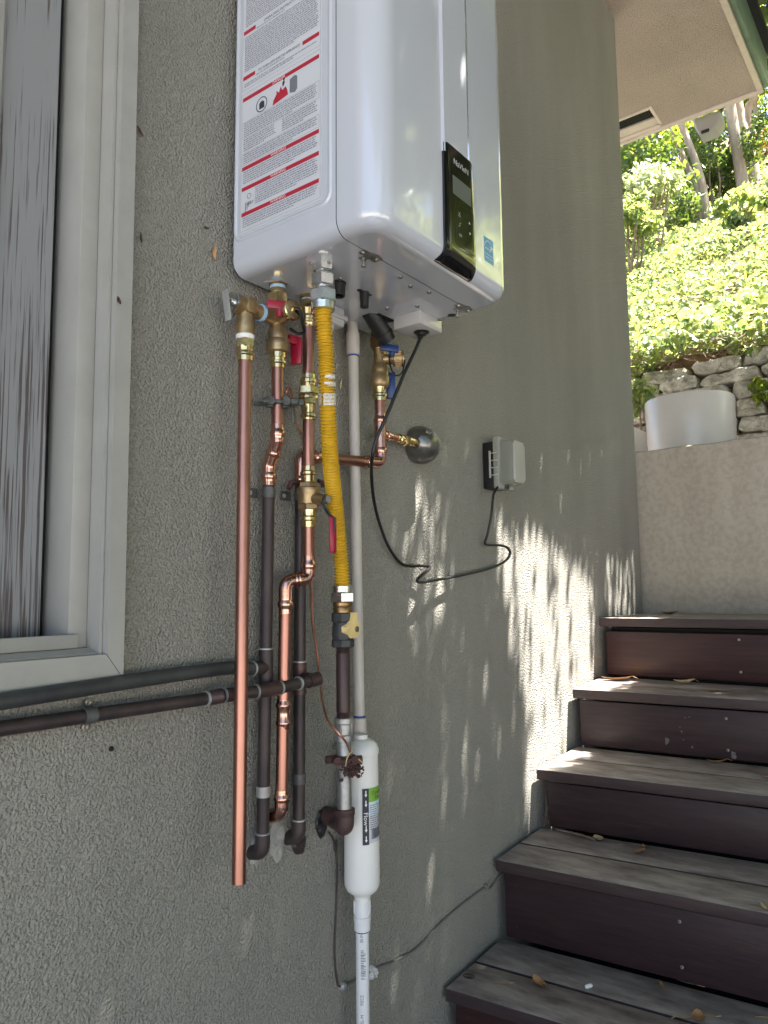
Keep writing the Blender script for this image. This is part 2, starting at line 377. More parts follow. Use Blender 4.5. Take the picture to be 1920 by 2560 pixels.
# window (opening filled by a weathered board)
win = MB()
def vtrim(x0, x1, y0, y1, b=.003): win.box((x0, y0, WZ0+.001), (x1, y1, WZ1), b)
zc0, zc1 = zz(-.1255), zz(-.088)
cas = .028
# casing: right upright and bottom rail, mitred
win.prism([(.6615, -.022, zc0), (.6615, -.022, WZ1), (.6335, -.022, WZ1), (.6335, -.022, zc1+.0005)], (0, .022, 0))
win.box((.6275, -.010, zc1), (.6325, .0995, WZ1))                # jamb lining
window = win.build('window', TRIM, house, 30)
g = MB(); g.prism([(-.93, -.0215, zc0), (.6605, -.0215, zc0), (.6325, -.0215, zc1), (-.93, -.0215, zc1)], (0, .0215, 0)); g.build('bottom_casing', TRIM, window, 30)
g = MB(); g.prism([(-.93, -.0085, zc1+.0003), (.6270, -.0085, zc1+.0003), (.6270, .012, zc1+.006), (-.93, .012, zc1+.006)], (0, .0, .002)); g.box((-.93, .012, zc1-.01), (.6270, .10, zc1+.0085)); g.build('sill', TRIM, window, 30)
g = MB(); g.box((.5975, .022, zc1+.009), (.6270, .098, WZ1), .0012); g.build('stop', TRIM, window, 30)
p = at(196, 1589, .012); p2 = at(196, 1634, .012)
g = MB(); g.box((-.93, .0125, zc1+.0095), (p.x, .0215, p.z+.002), .0012); g.box((-.93, .0225, zc1+.0092), (.5970, .072, p.z-.001), .001); g.build('bottom_stop', TRIM, window, 30)
g = MB(); g.box((-.30, .080, zc1), (.5855, .094, WZ1), .002); g.build('board', BOARD, window, 30)
g = MB(); g.box((-.93, .080, zc1), (-.304, .094, WZ1), .002); g.build('board', BOARD, window, 30)
pb = at(8, 10, .075)
g = MB(); g.box((.30, .066, zc1+.03), (pb.x, .0795, WZ1), .003); g.build('batten', TRIM, window, 30)
g = MB(); g.box((-.95, .0975, zc1-.05), (.66, .12, WZ1)); g.build('backing', DARK, window, 0)
# eave
SZ = zz(2.459); YE = -.385
yb = atz(1842, 0, SZ).y; XE = 3.955
eave = MB()
g = MB(); XV = 3.80
g.box((-4, YE, SZ), (3.72, 3.0, SZ+.05)); g.box((3.72, YE, SZ), (3.93, .085, SZ+.05)); soffit = g.build('soffit', STUC_S, house, 0)
g = MB()   # far fascia with its vent slot and the side fascia
g.box((3.902, .0852, SZ-.004), (3.93, 3.0, SZ+.05)); g.box((3.9305, YE-.026, SZ-.012), (XE, 3.0, SZ+.20), .003); g.build('end_fascia', FASC, house, 30)
g = MB(); g.box((-4, YE-.026, SZ-.006), (3.930, YE-.001, SZ+.07), .003); g.build('side_fascia', FASC, house, 30)
g = MB(); g.box((-4, YE-.052, SZ+.012), (XE+.004, YE-.027, SZ+.185), .004); g.build('green_fascia_board', GREENP, house, 30)
g = MB(); g.prism([(-4, YE-.085, SZ+.187), (-4, YE-.085, SZ+.215), (-4, 3, SZ+1.2), (-4, 3, SZ+1.1)], (4+XE+.03, 0, 0)); g.build('roof', ROOFM, house, 0)
g = MB(); g.box((3.74, .088, SZ+.012), (3.90, 2.9, SZ+.02))
vent = MB()
for k in range(60):
    y = .092+k*.012
    vent.box((3.745, y, SZ+.009), (3.83, y+.002, SZ+.011))
for k in range(7):
    x = 3.748+k*.012; vent.box((x, .092, SZ+.0085), (x+.002, .81, SZ+.0088))
vb = vent.build('vent_mesh', MESHM, house, 0); g.build('vent_void', DARK, house, 0)
g = MB(); g.box((3.72, .068, SZ-.006), (3.902, .0845, SZ+.03), .003); g.box((3.722, .0856, SZ-.006), (3.742, 3.0, SZ+.03), .003); g.box((3.836, .0856, SZ+.002), (3.9015, 3, SZ+.016), .002); g.build('vent_frame', FASC, house, 30)
# plaster repair and black sealant around the holes
def blob(name, c, rx, rz, th, m, seed, parent, n=26):
    rnd = random.Random(seed); mb = MB(); c = Vector(c); V = []; F = []
    rad = [1+.35*noise.noise(Vector((math.cos(2*math.pi*k/n)*1.6+seed, math.sin(2*math.pi*k/n)*1.6, seed))) for k in range(n)]
    for s_, d in ((1, .0), (.93, .5), (.7, .9), (.35, 1)):
        for k in range(n):
            a = 2*math.pi*k/n; V.append(c+Vector((math.cos(a)*rx*rad[k]*s_, -th*d*(.6+.8*rnd.random()), math.sin(a)*rz*rad[k]*s_)))
    for i in range(3):
        for k in range(n): F.append((i*n+k, i*n+(k+1) % n, (i+1)*n+(k+1) % n, (i+1)*n+k))
    F.append(tuple(3*n+k for k in range(n))); mb.add(V, F); return mb.build(name, m, parent, 60)
blob('plaster_patch', at(692, 2100, -.001)-Vector((0, 0, 0)), .021, .036, .005, PATCH, 3, house)
blob('plaster_patch', at(640, 2128, -.001), .016, .026, .004, PATCH, 8, house)
blob('sealant', at(804, 2058, -.001), .019, .024, .005, RUBBER, 5, house)
blob('sealant', at(748, 2110, -.001), .017, .019, .006, DKCOP, 6, house)

# ------------------------------------------------------------------ staircase
stair = thing('wooden_staircase', 'dark red brown timber staircase with weathered grey treads climbing beside the stucco wall', 'stairs', (1.5, -.6, 0))
NOS = [(1.28, 1.33, -1.10), (1.523, 1.578, -.907), (1.770, 1.820, -.694), (2.016, 2.082, -.514), (2.286, 2.336, -.318), (2.532, 2.536, -.103)]
YR = -1.55; yl = -.012
def slab(x0l, x0r, x1l, x1r, z0, z1, b=.004):   # board whose two long edges run almost along y
    m = MB(); yr = YR
    k = (yr-yl)/-.6
    def X(a, b_): return a+(b_-a)*k
    P = [(x0l, yl), (X(x0l, x0r), yr), (X(x1l, x1r), yr), (x1l, yl)]
    bm = bmesh.new(); vb_ = [bm.verts.new((x, y, z0)) for x, y in P]; vt = [bm.verts.new((x, y, z1)) for x, y in P]
    bm.faces.new(vb_[::-1]); bm.faces.new(vt)
    for i in range(4): bm.faces.new((vb_[i], vb_[(i+1) % 4], vt[(i+1) % 4], vt[i]))
    bmesh.ops.recalc_face_normals(bm, faces=bm.faces)
    bmesh.ops.bevel(bm, geom=bm.edges[:], offset=b, segments=2, affect='EDGES', profile=.5)
    bm.verts.index_update()
    for f in bm.faces:
        mi = 0 if f.normal.z > .6 else 1
        m.f.append(tuple(v.index for v in f.verts)); m.m.append(mi)
    m.v = [v.co.copy() for v in bm.verts]; bm.free(); return m
TT = .030; TILT = .0135
screw_me = None
def screw(p, nrm, r=.004, m=None, parent=None, name='screw'):
    mb = MB(); mb.lathe(Vector(p), nrm, [(-.001, r), (.0006, r), (.001, r*.75), (.0004, r*.7), (.0004, r*.2)], 10)
    return mb.build(name, m or SCREW, parent, 40)
rise_mat = [RISER_R, RISER_R, RISER, RISER, RISER, RISER_R]
for i, (a, b, z) in enumerate(NOS):
    z = zz(z); zl = zz(NOS[i-1][2]) if i else zz(-1.30)
    nb, nc = (NOS[i+1][0]+.02, NOS[i+1][1]+.02) if i < 5 else (3.055, 3.055)
    nb_ = 2 if i < 5 else 4
    for k in range(nb_):
        t0, t1 = k/nb_, (k+1)/nb_; gp = .003
        s = slab(a+(nb-a)*t0+(gp if k else 0), b+(nc-b)*t0+(gp if k else 0), a+(nb-a)*t1-gp, b+(nc-b)*t1-gp, z-TT, z-random.uniform(0, .001))
        if i < 5:
            for v in s.v: v.z += TILT*(v.x-a-(b-a)*((v.y-yl)/-.6))/.26
        s.build('tread_board', [TREAD_T, TREAD_E], stair, 40)
    ylr, yl0 = yl-.008, yl
    yl = ylr-(.006 if i != 3 else .018)
    s = slab(a+.020, b+.020, a+.040, b+.040, zl+TILT+.007, z-TT-(.017 if i == 5 else .006), .003)
    yl = yl0
    rs = s.build('riser', rise_mat[i], stair, 40)
    for fr in (.03, .68):
        for zt in (.22, .80):
            y = yl-.02-fr*.62 if fr > .1 else yl-.045
            x = (a+.020)+((b-a))*((y-yl)/-.6)-.0008
            screw((x, y, zl+TILT+(z-TT-TILT-zl)*zt), (-1, 0, 0), .0040 if fr > .1 else .003, SCREW if fr > .1 else RUSTC, stair)
# near-black fill in place of the shaded hollow inside the stairs
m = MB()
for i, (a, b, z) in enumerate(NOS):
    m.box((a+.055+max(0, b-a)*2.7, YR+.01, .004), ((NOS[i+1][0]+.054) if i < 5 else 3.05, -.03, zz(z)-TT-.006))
m.build('dark_stair_fill', DARK, stair, 0)
def on_riser(i, px, py):
    a, b, _ = NOS[i]; p_ = atx(px, py, a+.02)
    for _k in range(4): p_ = atx(px, py, a+.0195+(b-a)*((p_.y+.012)/-.6))
    return p_
SCUFF = mat('pale_scuff', (.13, .115, .115), .7, var=.3, vscale=200)
zr = lambda x, y: (1400+.546*x, 1500+.546*y)
for i, x, y, rr_ in ((4, 487, 645, .011), (4, 790, 708, .014), (4, 550, 582, .002), (4, 557, 602, .003), (4, 566, 640, .0022), (4, 573, 540, .002), (4, 592, 535, .0025), (4, 606, 674, .004)):
    p_ = on_riser(i, *zr(x, y)); rnd = random.Random(int(x)); mb = MB(); nn = 12
    mb.add([p_+Vector((-.0009, math.cos(2*math.pi*k/nn)*rr_*rnd.uniform(.55, 1.1), math.sin(2*math.pi*k/nn)*rr_*rnd.uniform(.6, 1.2))) for k in range(nn)], [tuple(range(nn))]); mb.build('scuff', SCUFF, stair, 0, fix=False)
# knot in the lowest visible tread
k0 = atz(1172, 2440, zz(-.907)+.0035)
kn = MB()
for rr_ in (.013, .0065):
    pts = [k0+Vector((math.cos(a)*rr_*.75, math.sin(a)*rr_, 0)) for a in [2*math.pi*i/20 for i in range(21)]]
    kn.tube(pts, .0012, 6)
kn.build('knot', TREAD_E, stair)

# low wall at the head of the stairs
g = MB(); LW = zz(.558)
N = 60; V = []; F = []
for j in range(N+1):
    y = .8-j*2.8/N; e = .006*noise.noise(Vector((y*9, 0, 0)))+.003*noise.noise(Vector((y*40, 2, 0)))
    V += [(3.062, y, .004), (3.062+e*.4, y, LW-.006+e), (3.069, y, LW+e), (3.205, y, LW+.003+e), (3.212, y, .004)]
for j in range(N):
    for k in range(4): F.append((j*5+k, (j+1)*5+k, (j+1)*5+k+1, j*5+k+1))
F += [(0, 1, 2, 3, 4), tuple(N*5+k for k in (4, 3, 2, 1, 0))]
g.add(V, F); tag(g.build('low_wall', STUC_L, None, 40), 'low beige rendered wall across the head of the wooden stairs', 'wall')

# ------------------------------------------------------------------ planters and stone retaining wall
pc = Vector((3.93, .045, TZ)); pt_top = zz(.965)
def pot(cx, cy, z0, z1, r, m, name, label):
    t = thing(name, label, 'planter', (cx, cy, z0))
    mb = MB(); mb.lathe((cx, cy, z0), (0, 0, 1), [(0, r*.93), (.01, r*.95), (z1-z0-.01, r), (z1-z0, r-.004), (z1-z0, r-.020), (z1-z0-.06, r-.024)], 64, cap=False)
    mb.build('pot_shell', m, t, 40)
    mb = MB(); mb.lathe((cx, cy, z1-.07), (0, 0, 1), [(0, r-.025), (.012, r-.025)], 32); mb.build('potting_soil', SOIL, t); return t
pL = atx(1614, 1000, 3.93); pR = atx(1838, 1000, 3.93); pr = (pL-pR).length/2
ptop = atx(1620, 1010, 3.93).z
pot(3.93, (pL.y+pR.y)/2, TZ, (atx(1726, 991, 3.93+pr).z+atx(1838, 1008, 3.93).z)/2-.014, pr*.975, POTW, 'round_planter', 'large round glossy white planter pot behind the low wall')
bp_ = thing('box_planter', 'small beige box planter squeezed between the round pot and the house corner', 'planter', (3.45, .30, TZ))
p1 = atx(1622, 1070, 3.42)
p1.y = atx(1620, 1120, 3.62).y
m = MB(); p1.z += .022
m.box((3.42, p1.y, TZ), (3.62, p1.y+.5, p1.z), .008); m.build('box_shell', BEIGEP, bp_, 40)
m = MB(); m.box((3.44, p1.y+.02, p1.z-.02), (3.60, p1.y+.48, p1.z+.001)); m.build('potting_soil', SOIL, bp_, 0)

rw = thing('retaining_wall', 'rough dry stacked stone retaining wall below the ivy bank', 'wall', (XS, 0, TZ))
ST = [[(375,990),(430,925),(600,885),(870,865),(885,930),(800,975),(600,1020),(400,1035)],
[(925,880),(960,830),(1110,815),(1330,745),(1390,735),(1395,870),(1200,920),(1020,950),(940,935)],
[(1410,860),(1420,770),(1500,720),(1659,650),(1700,645),(1700,790),(1560,830)],
[(580,1090),(610,1030),(720,975),(900,935),(975,960),(980,1075),(800,1100),(620,1120)],
[(990,1060),(1010,985),(1200,920),(1400,880),(1580,860),(1590,950),(1400,1010),(1200,1050),(1020,1075)],
[(340,1060),(500,1020),(590,1045),(585,1130),(480,1160),(350,1100)],
[(1300,1100),(1330,1010),(1430,985),(1600,970),(1720,960),(1720,1100),(1500,1150),(1350,1190)],
[(760,1140),(800,1090),(950,1085),(1100,1060),(1230,1030),(1290,1070),(1295,1150),(1200,1180),(900,1190)],
[(470,1200),(560,1130),(700,1095),(755,1120),(745,1190),(560,1230)],
[(1345,1200),(1400,1170),(1500,1165),(1610,1190),(1650,1250),(1640,1320),(1500,1345),(1345,1355)],
[(1370,1480),(1395,1350),(1690,1335),(1690,1500),(1400,1510)],
[(1340,1540),(1500,1515),(1690,1500),(1690,1600),(1340,1620)],
[(1600,860),(1690,810),(1690,945),(1620,930)],
[(250,985),(355,965),(372,1040),(260,1050)],
[(330,1290),(450,1270),(460,1420),(345,1440)],[(330,1180),(450,1170),(450,1255),(335,1270)],
[(1660,1195),(1760,1160),(1780,1300),(1670,1315)],[(340,1460),(470,1440),(480,1560),(340,1580)],[(480,1240),(700,1210),(720,1330),(490,1350)],[(480,1360),(760,1340),(760,1480),(490,1490)],
[(740,1210),(1000,1205),(1020,1340),(740,1330)],[(1030,1205),(1310,1195),(1320,1340),(1040,1340)],[(780,1350),(1100,1350),(1100,1500),(780,1490)],[(1110,1350),(1350,1365),(1350,1510),(1110,1500)]]
def stone(poly, xs_, seed):
    rnd = random.Random(seed); n = 36
    P = []; L = len(poly)
    tot = [0]
    for i in range(L): tot.append(tot[-1]+(poly[(i+1) % L]-poly[i]).length)
    for k in range(n):
        d = tot[-1]*k/n
        for i in range(L):
            if tot[i] <= d <= tot[i+1]:
                t = (d-tot[i])/max(1e-6, tot[i+1]-tot[i]); P.append(poly[i].lerp(poly[(i+1) % L], t)); break
    c = sum(P, Vector())/n
    P = [(P[k-1]+P[k]*14+P[(k+1) % n])/16 for k in range(n)]
    jit = rnd.uniform(-.03, .02); V = []; F = []; n2 = len(P)
    rings_ = ((.97, .10), (.99, .04), (.988, .010), (.97, -.008), (.90, -.018), (.76, -.022), (.6, -.024), (.42, -.026), (.2, -.026))
    for s_, dx in rings_:
        for p_ in P:
            v = c+(p_-c)*s_; v = v+(c-v).normalized()*(.010*noise.noise(v*24)+.004*noise.noise(v*70))
            q_ = v*9+Vector((seed*3.1, 0, 0)); v.x = xs_+jit+dx+(.034*noise.noise(q_)+.020*abs(noise.noise(q_*2.7))-.012+.010*noise.noise(q_*6.5) if dx < .03 else 0); V.append(v)
    for i in range(len(rings_)-1):
        for k in range(n): F.append((i*n+k, i*n+(k+1) % n, (i+1)*n+(k+1) % n, (i+1)*n+k))
    F.append(tuple((len(rings_)-1)*n+k for k in range(n)))
    mb = MB(); mb.add(V, F); mb.build('stone', STONE, rw, 28)
for i, s in enumerate(ST):
    stone([atx(1500+.2532*x, 700+.2532*y, XS) for x, y in s], XS, i)
rnd = random.Random(4); 
for row in range(7):
    z = TZ+.02+row*.128; y = -.62-rnd.random()*.2
    while y > -3.2:
        w_ = rnd.uniform(.16, .36)
        stone([Vector((XS, y, z+rnd.uniform(0, .02))), Vector((XS, y-w_+.015, z+rnd.uniform(0, .02))), Vector((XS, y-w_+.015, z+.115)), Vector((XS, y, z+.115))], XS, 100+row*20+int(-y*10)); y -= w_
m = MB(); m.box((XS+.07, -4, TZ), (XS+.15, 4, zz(1.40))); m.build('core', LITTER, rw, 0)

# ------------------------------------------------------------------ foliage
def leafmesh(name, items, m, parent=None, kind=None, fold=.25, broad=False):
    """items: (centre, length, width, direction, normal)"""
    V = []; F = []
    for c, L, W, d, nrm in items:
        d = d.normalized(); s_ = d.cross(nrm)
        if s_.length < 1e-4: continue
        s_.normalize(); nn = s_.cross(d); b = len(V)
        if broad:
            V += [c-d*L*.45, c-d*L*.18+s_*W*.5+nn*fold*W*.5, c+d*L*.2+s_*W*.38+nn*fold*W*.3, c+d*L*.55-nn*L*.1, c+d*L*.2-s_*W*.38+nn*fold*W*.3, c-d*L*.18-s_*W*.5+nn*fold*W*.5]
            F += [(b, b+1, b+2, b+3), (b, b+3, b+4, b+5)]
        else:
            V += [c-d*L*.5, c+s_*W*.5+nn*fold*W*.5, c+d*L*.5, c-s_*W*.5+nn*fold*W*.5]; F += [(b, b+1, b+2), (b, b+2, b+3)]
    me = bpy.data.meshes.new(name); me.from_pydata([v[:] for v in V], [], F); me.materials.append(m)
    o = bpy.data.objects.new(name, me); C.objects.link(o)
    if parent:
        me.transform(Matrix.Translation(-origin(parent))); o.parent = parent
    if kind: o['kind'] = kind
    return o
def rv(rnd): 
    while True:
        v = Vector((rnd.uniform(-1, 1), rnd.uniform(-1, 1), rnd.uniform(-1, 1)))
        if .05 < v.length < 1: return v.normalized()
rnd = random.Random(11); it = []
# ivy over the bank
def ivy_patch(n, x0, x1, y0, y1, sz, pw=1.0):
    for _ in range(n):
        x = x0+(x1-x0)*rnd.random()**pw; y = rnd.uniform(y0, y1)
        if 11.2 < x < 13.5 and -1.8 < y < .9 and rnd.random() < .8: continue
        z = hz(x, y)+.02+.16*rnd.random()*(1+noise.noise(Vector((x*1.3, y*1.3, 7))))
        nrm = (Vector((-.45, -.1, 1))+rv(rnd)*.75).normalized(); L = sz*rnd.uniform(.6, 1.25)
        it.append((Vector((x, y, z)), L, L*.95, rv(rnd)+Vector((-.5, 0, -.3)), nrm))
ivy_patch(24000, 4.70, 9, -1.6, 2.4, .05)
ivy_patch(12000, 8, 15, -2.5, 4, .065)
ivy_patch(9000, 4.8, 13, -7.5, -1.6, .10)
ivy_patch(6000, 11, 24, -14, -1.6, .24)
for _ in range(2600):      # fringe hanging over the stones
    y = rnd.uniform(-1.0, 1.4); x = XS+rnd.uniform(-.06, .22); z = zz(1.40)+rnd.uniform(-.03, .16)+.09*noise.noise(Vector((y*3, 0, 0)))-.02*y
    L = .055*rnd.uniform(.6, 1.2); it.append((Vector((x, y, z)), L, L*.9, rv(rnd)+Vector((-.4, 0, -.8)), (Vector((-.8, -.2, .7))+rv(rnd)*.6).normalized()))
tag(leafmesh('ivy', it, IVY, kind='stuff', broad=True), 'bright green ivy covering the sunlit bank above the stone wall', 'ivy')
# dry stems under the fringe
m = MB()
for _ in range(330):
    y = rnd.uniform(-.9, 1.1); p_ = Vector((XS+rnd.uniform(-.03, .15), y, zz(1.40)+rnd.uniform(-.02, .06)-.02*y)); pts = [p_]
    d = Vector((rnd.uniform(-.6, .1), rnd.uniform(-1, 1), rnd.uniform(-.5, .25)))
    for k in range(4): d = (d+rv(rnd)*.5).normalized(); p_ = p_+d*.045; pts.append(p_)
    m.tube(pts, .0022, 4, cap=False)
o = m.build('dry_stems', TWIG, None, 0, fix=False); o['kind'] = 'stuff'; tag(o, 'tangle of dry brown ivy stems along the top of the stone wall', 'dry stems')

def crown(parent, name, c, r, n, L, m, seed, clumps=14, up=.3, flat=.85):
    rnd = random.Random(seed); cl = []
    for _ in range(clumps):
        v = rv(rnd)*rnd.uniform(.35, 1); cl.append((Vector((c[0]+v.x*r, c[1]+v.y*r, c[2]+v.z*r*flat)), r*rnd.uniform(.25, .5)))
    its = []
    for _ in range(n):
        cc, cr_ = cl[rnd.randrange(clumps)]; v = rv(rnd)*cr_*(rnd.random()**.45); l_ = L*rnd.uniform(.6, 1.3)
        its.append((cc+v, l_, l_*.55, rv(rnd), (Vector((0, 0, up))+v.normalized()*.6+rv(rnd)*.6).normalized()))
    return leafmesh(name, its, m, parent)
def gp(px, py, x): return atx(px, py, x)
def shrub(px, py, x, r, n, L, m, seed, label, name='shrub', cl=14):
    p_ = gp(px, py, x); t = thing(name, label, 'shrub', (p_.x, p_.y, hz(p_.x, p_.y)))
    crown(t, 'foliage', p_, r, n, L, m, seed, cl)
    mb = MB(); b = Vector((p_.x, p_.y, hz(p_.x, p_.y)-.05)); rr = random.Random(seed)
    for _ in range(5):
        q_ = p_+rv(rr)*r*.5; mb.tube(spline([b, b.lerp(q_, .5)+rv(rr)*.08, q_], 3), [.012]*6+[.006], 5)
    mb.build('stem', TWIG, t, 50)
shrub(1790, 400, 11.5, .62, 3200, .085, SHRUB, 1, 'dense dark green rounded shrub between the pale tree trunks')
shrub(1640, 470, 8.6, .33, 700, .10, PALEL, 2, 'large leaved shrub with sunlit glare put into its pale leaf colour, in front of the thin trunks', cl=20)
shrub(1590, 470, 9.5, .75, 3000, .09, SHRUB, 3, 'green shrub beside the house corner under the eave end')
shrub(1700, 400, 14, .9, 2600, .10, YELL, 4, 'yellow green airy shrub behind the thin pale trunks')
shrub(1905, 395, 15.5, .62, 1800, .10, REDL, 5, 'reddish brown shrub on the slope right of the forked trunk')
shrub(1905, 330, 17.5, .95, 2500, .12, SHRUB, 6, 'dark shrub highest on the slope at the picture edge')
shrub(1570, 560, 7.6, .36, 1500, .07, IVY, 7, 'low yellow green shrub at the foot of the bank near the house corner')
shrub(1600, 360, 15, 1.1, 3000, .12, YELL, 8, 'tall yellow green shrub just below the eave fascia')
shrub(1850, 520, 7.8, .26, 520, .10, IVY, 9, 'tuft of taller leaves below the forked trunk')
shrub(1535, 1000, 4.35, .10, 260, .045, IVY, 10, 'small green plant growing beside the round white planter')
p_ = gp(1598, 990, 4.3)
t = thing('garden_plant', 'small leafy green plant rising behind the beige box planter', 'plant', (p_.x, p_.y, TZ)); crown(t, 'foliage', (p_.x, p_.y, p_.z), .13, 420, .05, IVY, 21, 8)
mb = MB(); mb.tube([(p_.x, p_.y, TZ), (p_.x, p_.y, p_.z)], .006, 5); mb.build('stem', TWIG, t)
p_ = gp(1905, 975, 4.5)
t = thing('fern_sprig', 'small bright succulent sprig growing out of the stone wall', 'plant', (p_.x, p_.y, p_.z)); crown(t, 'foliage', p_, .075, 120, .045, YELL, 22, 6)

def trunk(t, pts, r0, r1, m, name='trunk', n=10):
    mb = MB(); P = spline(pts, 5); L = len(P); mb.tube(P, [r0+(r1-r0)*i/(L-1) for i in range(L)], n); return mb.build(name, m, t, 60)
def ptree(name, label, base_x, stems, crowns, m=BARK, bx=None):
    b = gp(*stems[0][0], base_x); t = thing(name, label, 'tree', (b.x, b.y, hz(b.x, b.y)))
    for k, (*pts, w0, w1) in enumerate(stems):
        P = [gp(px, py, base_x+.15*k) for px, py in pts]; dd = (P[0]-CAMP).dot(CF)
        if not (k and len(pts) < 4): P[0].z = min(P[0].z, hz(P[0].x, P[0].y)-.05)
        trunk(t, P, w0*dd/FPX/2, w1*dd/FPX/2, m, 'trunk' if k == 0 else 'limb')
    for i, (cx, cy, cz, r, n, L, lm) in enumerate(crowns): crown(t, 'crown', (cx, cy, cz), r, n, L, lm, hash(name) % 97 + i if False else len(name)+i*7, 18)
    return t
ptree('thin_tree', 'slender pale tree with two leaning stems seen under the eave', 10.2, [[(1768, 530), (1756, 470), (1745, 425), (1730, 380), (1698, 300), (1660, 210), 22, 15], [(1748, 520), (1735, 455), (1716, 414), (1704, 382), (1672, 322), (1630, 240), 17, 11]],
      [(9.6, 2.2, zz(9.0), 1.5, 2600, .12, YELL)])
ptree('forked_tree', 'pale smooth barked tree with a forked trunk at the upper right', 12.2, [[(1884, 452), (1878, 410), (1862, 350), (1850, 300), (1842, 250), (1832, 160), 34, 26], [(1862, 345), (1868, 290), (1884, 248), (1900, 190), 20, 16]],
      [(12.0, .2, zz(10.5), 1.8, 2600, .13, YELL)])
ptree('pale_tree', 'pale straight tree trunk standing just left of the forked trunk', 11.4, [[(1862, 478), (1852, 430), (1842, 370), (1832, 310), (1824, 250), (1815, 150), 30, 24]],
      [(11.3, 1.0, zz(10.3), 1.5, 2200, .13, YELL)])
ptree('dark_trunk_tree', 'reddish dark trunk in the shade behind the leafy shrubs', 15, [[(1645, 470), (1640, 420), (1632, 370), (1628, 300), 30, 24]], [(15, 4.6, zz(10.8), 1.5, 1800, .14, SHRUB)], BARKD)
# trees farther up the slope and along it (seen between the trunks and mirrored in the heater)
rnd = random.Random(31)
lab = ['leafy background tree high on the slope', 'yellow green background tree up the slope', 'dark background tree on the upper slope', 'broad background tree beyond the slender trunks', 'sunlit background tree at the top of the bank', 'background tree with brownish foliage up the slope',
       'tree on the slope out to the right of the stairs', 'second tree on the slope right of the stairs', 'tree far up the slope right of the stairs', 'bushy tree beside the stairs to the right', 'tall tree right of the stairs', 'low leafy tree on the ivy slope right of the stairs', 'yellow green tree on the ivy slope right of the stairs']+[k+' large leafy tree high on the slope right of the stairs' for k in ('nearest', 'second nearest', 'third nearest', 'pale', 'farthest')]
spots = [(17.5, 4.5, 1.2, YELL), (18.5, 2.0, 1.5, YELL), (20, 0.3, 1.7, SHRUB), (19, 6.5, 1.8, SHRUB), (21, 3.4, 1.9, YELL), (19.5, -1.6, 1.6, REDL), (13, -5.2, 1.8, YELL), (15.5, -4.2, 1.7, SHRUB), (12, -8.5, 2.0, YELL), (16.5, -8.0, 1.9, SHRUB), (10, -9.5, 2.2, YELL), (11.5, -4.6, 1.2, IVY), (13.8, -6.9, 1.6, YELL), (15.5, -7.6, 2.5, YELL), (18.5, -9.6, 2.8, SHRUB), (21, -11.2, 3.0, YELL), (18, -6.2, 2.4, PALEL), (23, -8.4, 3.0, YELL)]
for i, (x, y, r, lm) in enumerate(spots):
    b = Vector((x, y, hz(x, y))); t = thing('background_tree', lab[i], 'tree', b, None)
    h = r*.55 if r > 2.3 else r*1.5 if i != 3 else r*1.3; trunk(t, [b-Vector((0, 0, .1)), b+Vector((.05, .05, h*.5)), b+Vector((-.1, .1, h))], .12, .06, BARK)
    crown(t, 'crown', b+Vector((0, 0, h)), r, 3000 if r < 2.3 else 4500, .15 if r < 2.3 else .30, lm, 40+i, 16)

# unseen trees added along the other side of the passage to cut skylight
rnd = random.Random(77)
hl_ = ['first', 'second', 'third', 'fourth', 'fifth', 'sixth', 'seventh', 'eighth', 'ninth', 'tenth', 'eleventh']
for i, (x, y, zc, r) in enumerate([(-.4, -4.7, 1.8, 1.6), (1.1, -4.5, 2.1, 1.7), (2.6, -4.8, 2.4, 1.8), (3.9, -5.0, 3.2, 1.8)]):
    t = thing('skylight_screen_tree', hl_[i]+' unseen tree of the row added facing the house wall to cut skylight, counted from the near end', 'tree', (x, y, .0), 'added trees facing the house wall')
    trunk(t, [(x, y, -.02), (x+.1, y, zz(zc)*.5), (x, y, zz(zc))], .10, .05, BARK)
    crown(t, 'crown', (x, y, zz(zc)), r, 1400 if i < 3 else 2600, .26, (PALEL if i in (3, 5) else YELL if i > 2 else SHRUB), 302+i, 20, flat=1.25)

